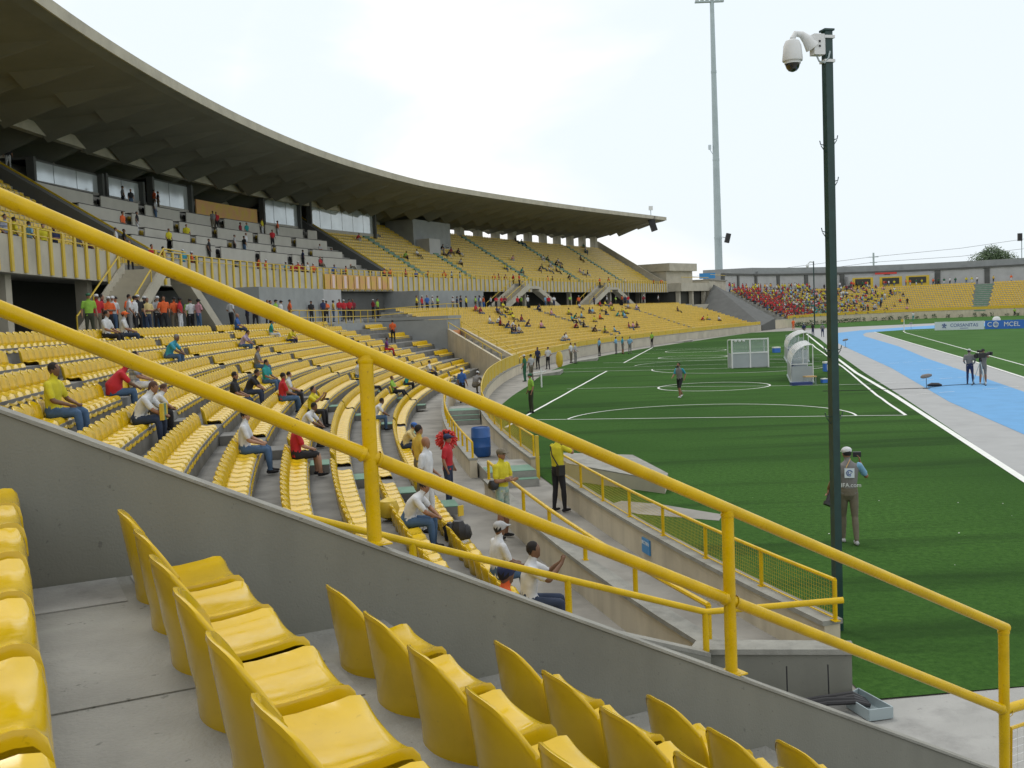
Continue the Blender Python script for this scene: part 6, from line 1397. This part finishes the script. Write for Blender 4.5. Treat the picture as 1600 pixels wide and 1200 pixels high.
# ================================================================ passage things
t=thing('barrel','blue plastic barrel standing in the passage','barrel',(-1.04,31.75,0)); mb=MB(); mb.lathe((0,0,0),[(.27,0),(.295,.03),(.3,.28),(.31,.3),(.3,.32),(.3,.58),(.31,.6),(.3,.62),(.295,.86),(.27,.9),(.25,.9),(.25,.87)],24); mb.build('drum','barrel',t,True)
a=at(15.2,-.0,0); aa=at(16.6,.235,.27); t=thing('sector_sign','small blue sign on the inner face of the low field wall','sign',aa,rzf(16.6))
mb=MB(); mb.box((0,0,-.02),(.19,.012,.13)); mb.build('sign_plate','signb',t); text('lettering','SECTOR 1',.082,(0,-.014,.03),(math.radians(90),0,0),'white',t,.002)
text('lettering','BAJA NORTE',.05,(0,-.014,-.06),(math.radians(90),0,0),'white',t,.002) if False else None
# ramp panel on the turf
t=thing('access_ramp','long pale concrete wedge lying on the turf just outside the wire fence','ramp'); 
mb=MB(); P=[(1.05,28.6),(1.35,26.4),(3.5,23.9),(3.75,25.0),(3.2,27.6)]; mb.prism(P,0.0,[.42,.42,.28,.28,.40]); mb.build('ramp_body','facia',t); mb=MB(); mb.prism([(p[0]*1.0,p[1]) for p in P],[.425,.425,.285,.285,.405],[.45,.45,.31,.31,.43]); mb.build('top_sheet','cap',t)
sheet('sand_patch',[(1.9,22.6),(2.6,21.6),(4.1,20.6),(4.3,21.2),(3.2,22.6),(2.4,23.2)],.006,'dirt')
# cable tray + cables
t=thing('cable_tray','white metal tray open at the top by the end wall of the passage','tray',(3.5,10.55,0),.0)
P=[(-.04,.2),(.06,-.2),(.33,-.14),(.16,.42)]
mb=MB(); mb.prism(P,0,.02); mb.build('tray_base','galv',t)
for i in range(4):
    a=Vector((*P[i],0)); b=Vector((*P[(i+1)%4],0)); d=b-a; mb=MB(); c=(a+b)/2; mb.box((c.x,c.y,.06),(d.length/2,.006,.06),math.atan2(d.y,d.x)); mb.build('tray_side','galv',t)
for i in range(4):
    mb=MB(); dy=i*.05; mb.tube([(3.66,10.62+dy,.06),(3.5,10.6+dy*.6,.11+.02*i),(3.2,10.62+dy*.6,.1+.03*(i%2)),(2.7,10.55+dy*.7,.06+.03*(i%2)),(2.1,10.42+dy,.05),(1.2,10.2+dy,.05)],.028,8); tag(mb.build('cable','black'),'%s thick black cable from the wall in the bundle running into the tray'%['fourth','third','second','nearest'][i],'cable','black cables by the end wall')
for x in (2.85,3.3): mb=MB(); mb.tube([(x,10.85,.1),(x+.01,10.9,.42)],.008,5); tag(mb.build('rebar','black'),'thin dark rod leaning on the end wall, %s of two'%('left' if x<3.0 else 'right'),'rod')
# short white T post and bag near the bend
t=thing('white_stand','small white frame stand on the turf edge beyond the police officer','stand',(1.75,60.5,0)); mb=MB(); mb.tube([(0,0,0),(0,0,1.1)],.05,6); mb.tube([(-.5,0,.85),(.3,0,.95)],.04,6); mb.build('frame','ntrail',t)
mb=MB(); mb.lathe((0,0,0),[(.15,0),(.28,.3),(.28,.9),(.15,1.25)],10); o=mb.build('bag','yel2',None,True); o.location=(3.9,82.5,0); tag(o,'large yellow bag standing by the wall right of the men in shirts','bag')
for i,(x,y) in enumerate(((2.2,72.5),(6.4,91),(22,131))):
    mb=MB(); mb.prism([(x-1.2,y-1.2),(x+1.2,y-.6),(x+1.6,y+2.6),(x-.8,y+2.0)],0,[.02,.25,.25,.02]); tag(mb.build('slab','cap'),'thin concrete slab on the turf edge, %s one along the wall'%ORD[i],'slab')
# litter on the turf
for i in range(26):
    x,y=R.uniform(4.6,10.5),R.uniform(12.2,23); 
    if 1: me=mesh('litter',[(0,0,0),(.03,.006,.0),(.028,.02,.008),(.002,.016,.004)],[(0,1,2,3)],'white'); o=link('litter',me,None,(x,y,.012),R.uniform(0,6)); tag(o,'tiny white paper scrap lying on the near turf','litter','paper scraps on the turf')
for i in range(14):
    l,t_=R.uniform(.1,3.3),R.uniform(2.2,4.6); 
# ================================================================ tree
def tree(loc,r,h,seed,n,lab):
    rr=random.Random(seed); t=thing('tree',lab,'tree',loc); mb=MB(); mb.tube([(0,0,0),(.2,0,h*.3),(.0,.1,h*.55)],[.5,.4,.25],8)
    lobes=[]
    for i in range(16):
        a=rr.uniform(0,6.28); d=rr.uniform(.1,.72)*r; zz=h*(.62+.3*(1-(d/r)**2)*rr.uniform(.6,1.05)); lobes.append((Vector((d*math.cos(a),d*math.sin(a),zz)),r*rr.uniform(.22,.4)))
        mb.tube([(0,0,h*.35),lobes[-1][0]*.6+Vector((0,0,h*.2)),lobes[-1][0]],[.18,.12,.05],5)
    mb.build('trunk','bark',t); v=[];f=[]
    for i in range(n):
        c,q=rr.choice(lobes); d=Vector((rr.gauss(0,1),rr.gauss(0,1),rr.gauss(0,1)*.75)); d.normalize(); p=c+d*q*rr.uniform(.55,1.08); a=Vector((rr.gauss(0,1),rr.gauss(0,1),rr.gauss(0,1))).normalized(); b=a.orthogonal().normalized(); s_=rr.uniform(.16,.34); k=len(v)
        v+=[p-a*s_,p+b*s_*.6,p+a*s_,p-b*s_*.6]; f.append((k,k+1,k+2,k+3))
    cr=link('crown',mesh('crown',v,f,'leaf'),t); cr['kind']='stuff'
tree((151,320,0),7.8,19.4,3,6500,'broad dark green tree rising behind the rear building at right')
tree((159.5,325,0),4.2,15.6,5,2200,'lower tree spreading right of the broad tree')
tree((132,320,0),3.2,15.0,6,1300,'small treetop just showing above the rear building')
# ================================================================ far crowd
def crowd():
    base=[]
    for ps in ('sit','sitlean','stand'):
        me=pmesh(ps,2); n=len(me.vertices); V=np.empty(n*3); me.vertices.foreach_get('co',V); V=V.reshape(-1,3); F=[tuple(p.vertices) for p in me.polygons]; mi=[p.material_index for p in me.polygons]; base.append((V,F,mi))
    pal=['skin1','skin2','darkhair','red','yellow','white','teal','lightgrey','maroon','orange','jeans','black','green','sky','gold','pink']
    idx={c:i for i,c in enumerate(pal)}; vs=[];fs=[];ms=[];off=0; rr=random.Random(9)
    for (x,y,z,r,s,k) in S3:
        f_=(s-201)/46.
        if s>252 or f_<0: 
            if not(252<s<268 and k<2 and rr.random()<.2): continue
        dn=.9 if f_<.75 else .9*(1-(f_-.75)/.35)
        if rr.random()>dn*(.62 if f_>.3 else .95): continue
        if f_<.36+.1*math.sin(k*.9)-.012*k*0: top=rr.choice(['red','red','red','red','maroon','red','yellow','maroon'])
        elif k<6 and .3<f_<.55: top=rr.choice(['teal','green','white','yellow','teal','lightgrey'])
        else: top=rr.choice(['yellow','yellow','yellow','white','red','gold','lightgrey','sky','maroon','pink','black'])
        cm=[rr.choice(['skin1','skin2']),rr.choice(['darkhair','darkhair','white' if rr.random()<.4 else 'darkhair']),top,rr.choice(['jeans','black','lightgrey']),'jeans','black','skin1','darkhair',top]; cm=[idx[c] for c in cm]
        V,F,mi=base[rr.choice([0,0,1,2])]; st=V[:,2].max()>1.2; c,s2=math.cos(r+rr.uniform(-.3,.3)),math.sin(r+rr.uniform(-.3,.3)); sc=rr.uniform(.94,1.06)
        dx,dy=-math.sin(r)*(-.2 if not st else -.45),math.cos(r)*(-.2 if not st else -.45)
        dx,dy=(-math.sin(r)*(.2),math.cos(r)*(.2)) if not st else (math.sin(r)*.25,-math.cos(r)*.25)
        W_=np.c_[(V[:,0]*c-V[:,1]*s2)*sc+x+dx,(V[:,0]*s2+V[:,1]*c)*sc+y+dy,V[:,2]*sc+z+.02]
        vs.append(W_); fs+=[tuple(i+off for i in q) for q in F]; ms+=[cm[q] for q in mi]; off+=len(V)
    # people lining the top walkway of the far stand
    for s in list(np.arange(222,262,.75))+list(np.arange(264,292,1.3)):
        if rr.random()<.35: continue
        p=at(s,13.2+rr.uniform(0,1.2),1.6+.42*13+.02); V,F,mi=base[2]; r=rzf(s)+rr.uniform(-1,1); c,s2=math.cos(r),math.sin(r)
        top=rr.choice(['yellow','yellow','white','gold','green','orange']); cm=[idx[q] for q in ['skin1','darkhair',top,rr.choice(['jeans','black','white']),'jeans','black','skin1','darkhair',top]]
        vs.append(np.c_[V[:,0]*c-V[:,1]*s2+p[0],V[:,0]*s2+V[:,1]*c+p[1],V[:,2]+p[2]]); fs+=[tuple(i+off for i in q) for q in F]; ms+=[cm[q] for q in mi]; off+=len(V)
    me=bpy.data.meshes.new('spectator_crowd'); me.from_pydata(np.vstack(vs).tolist(),[],fs)
    for c in pal: me.materials.append(cmat(c))
    me.polygons.foreach_set('material_index',np.array(ms,dtype=np.int32)); me.polygons.foreach_set('use_smooth',[True]*len(ms)); me.update()
    tag(link('spectator_crowd',me),'dense crowd in red and yellow shirts filling the left half of the far end stand','crowd',kind='stuff')
crowd()
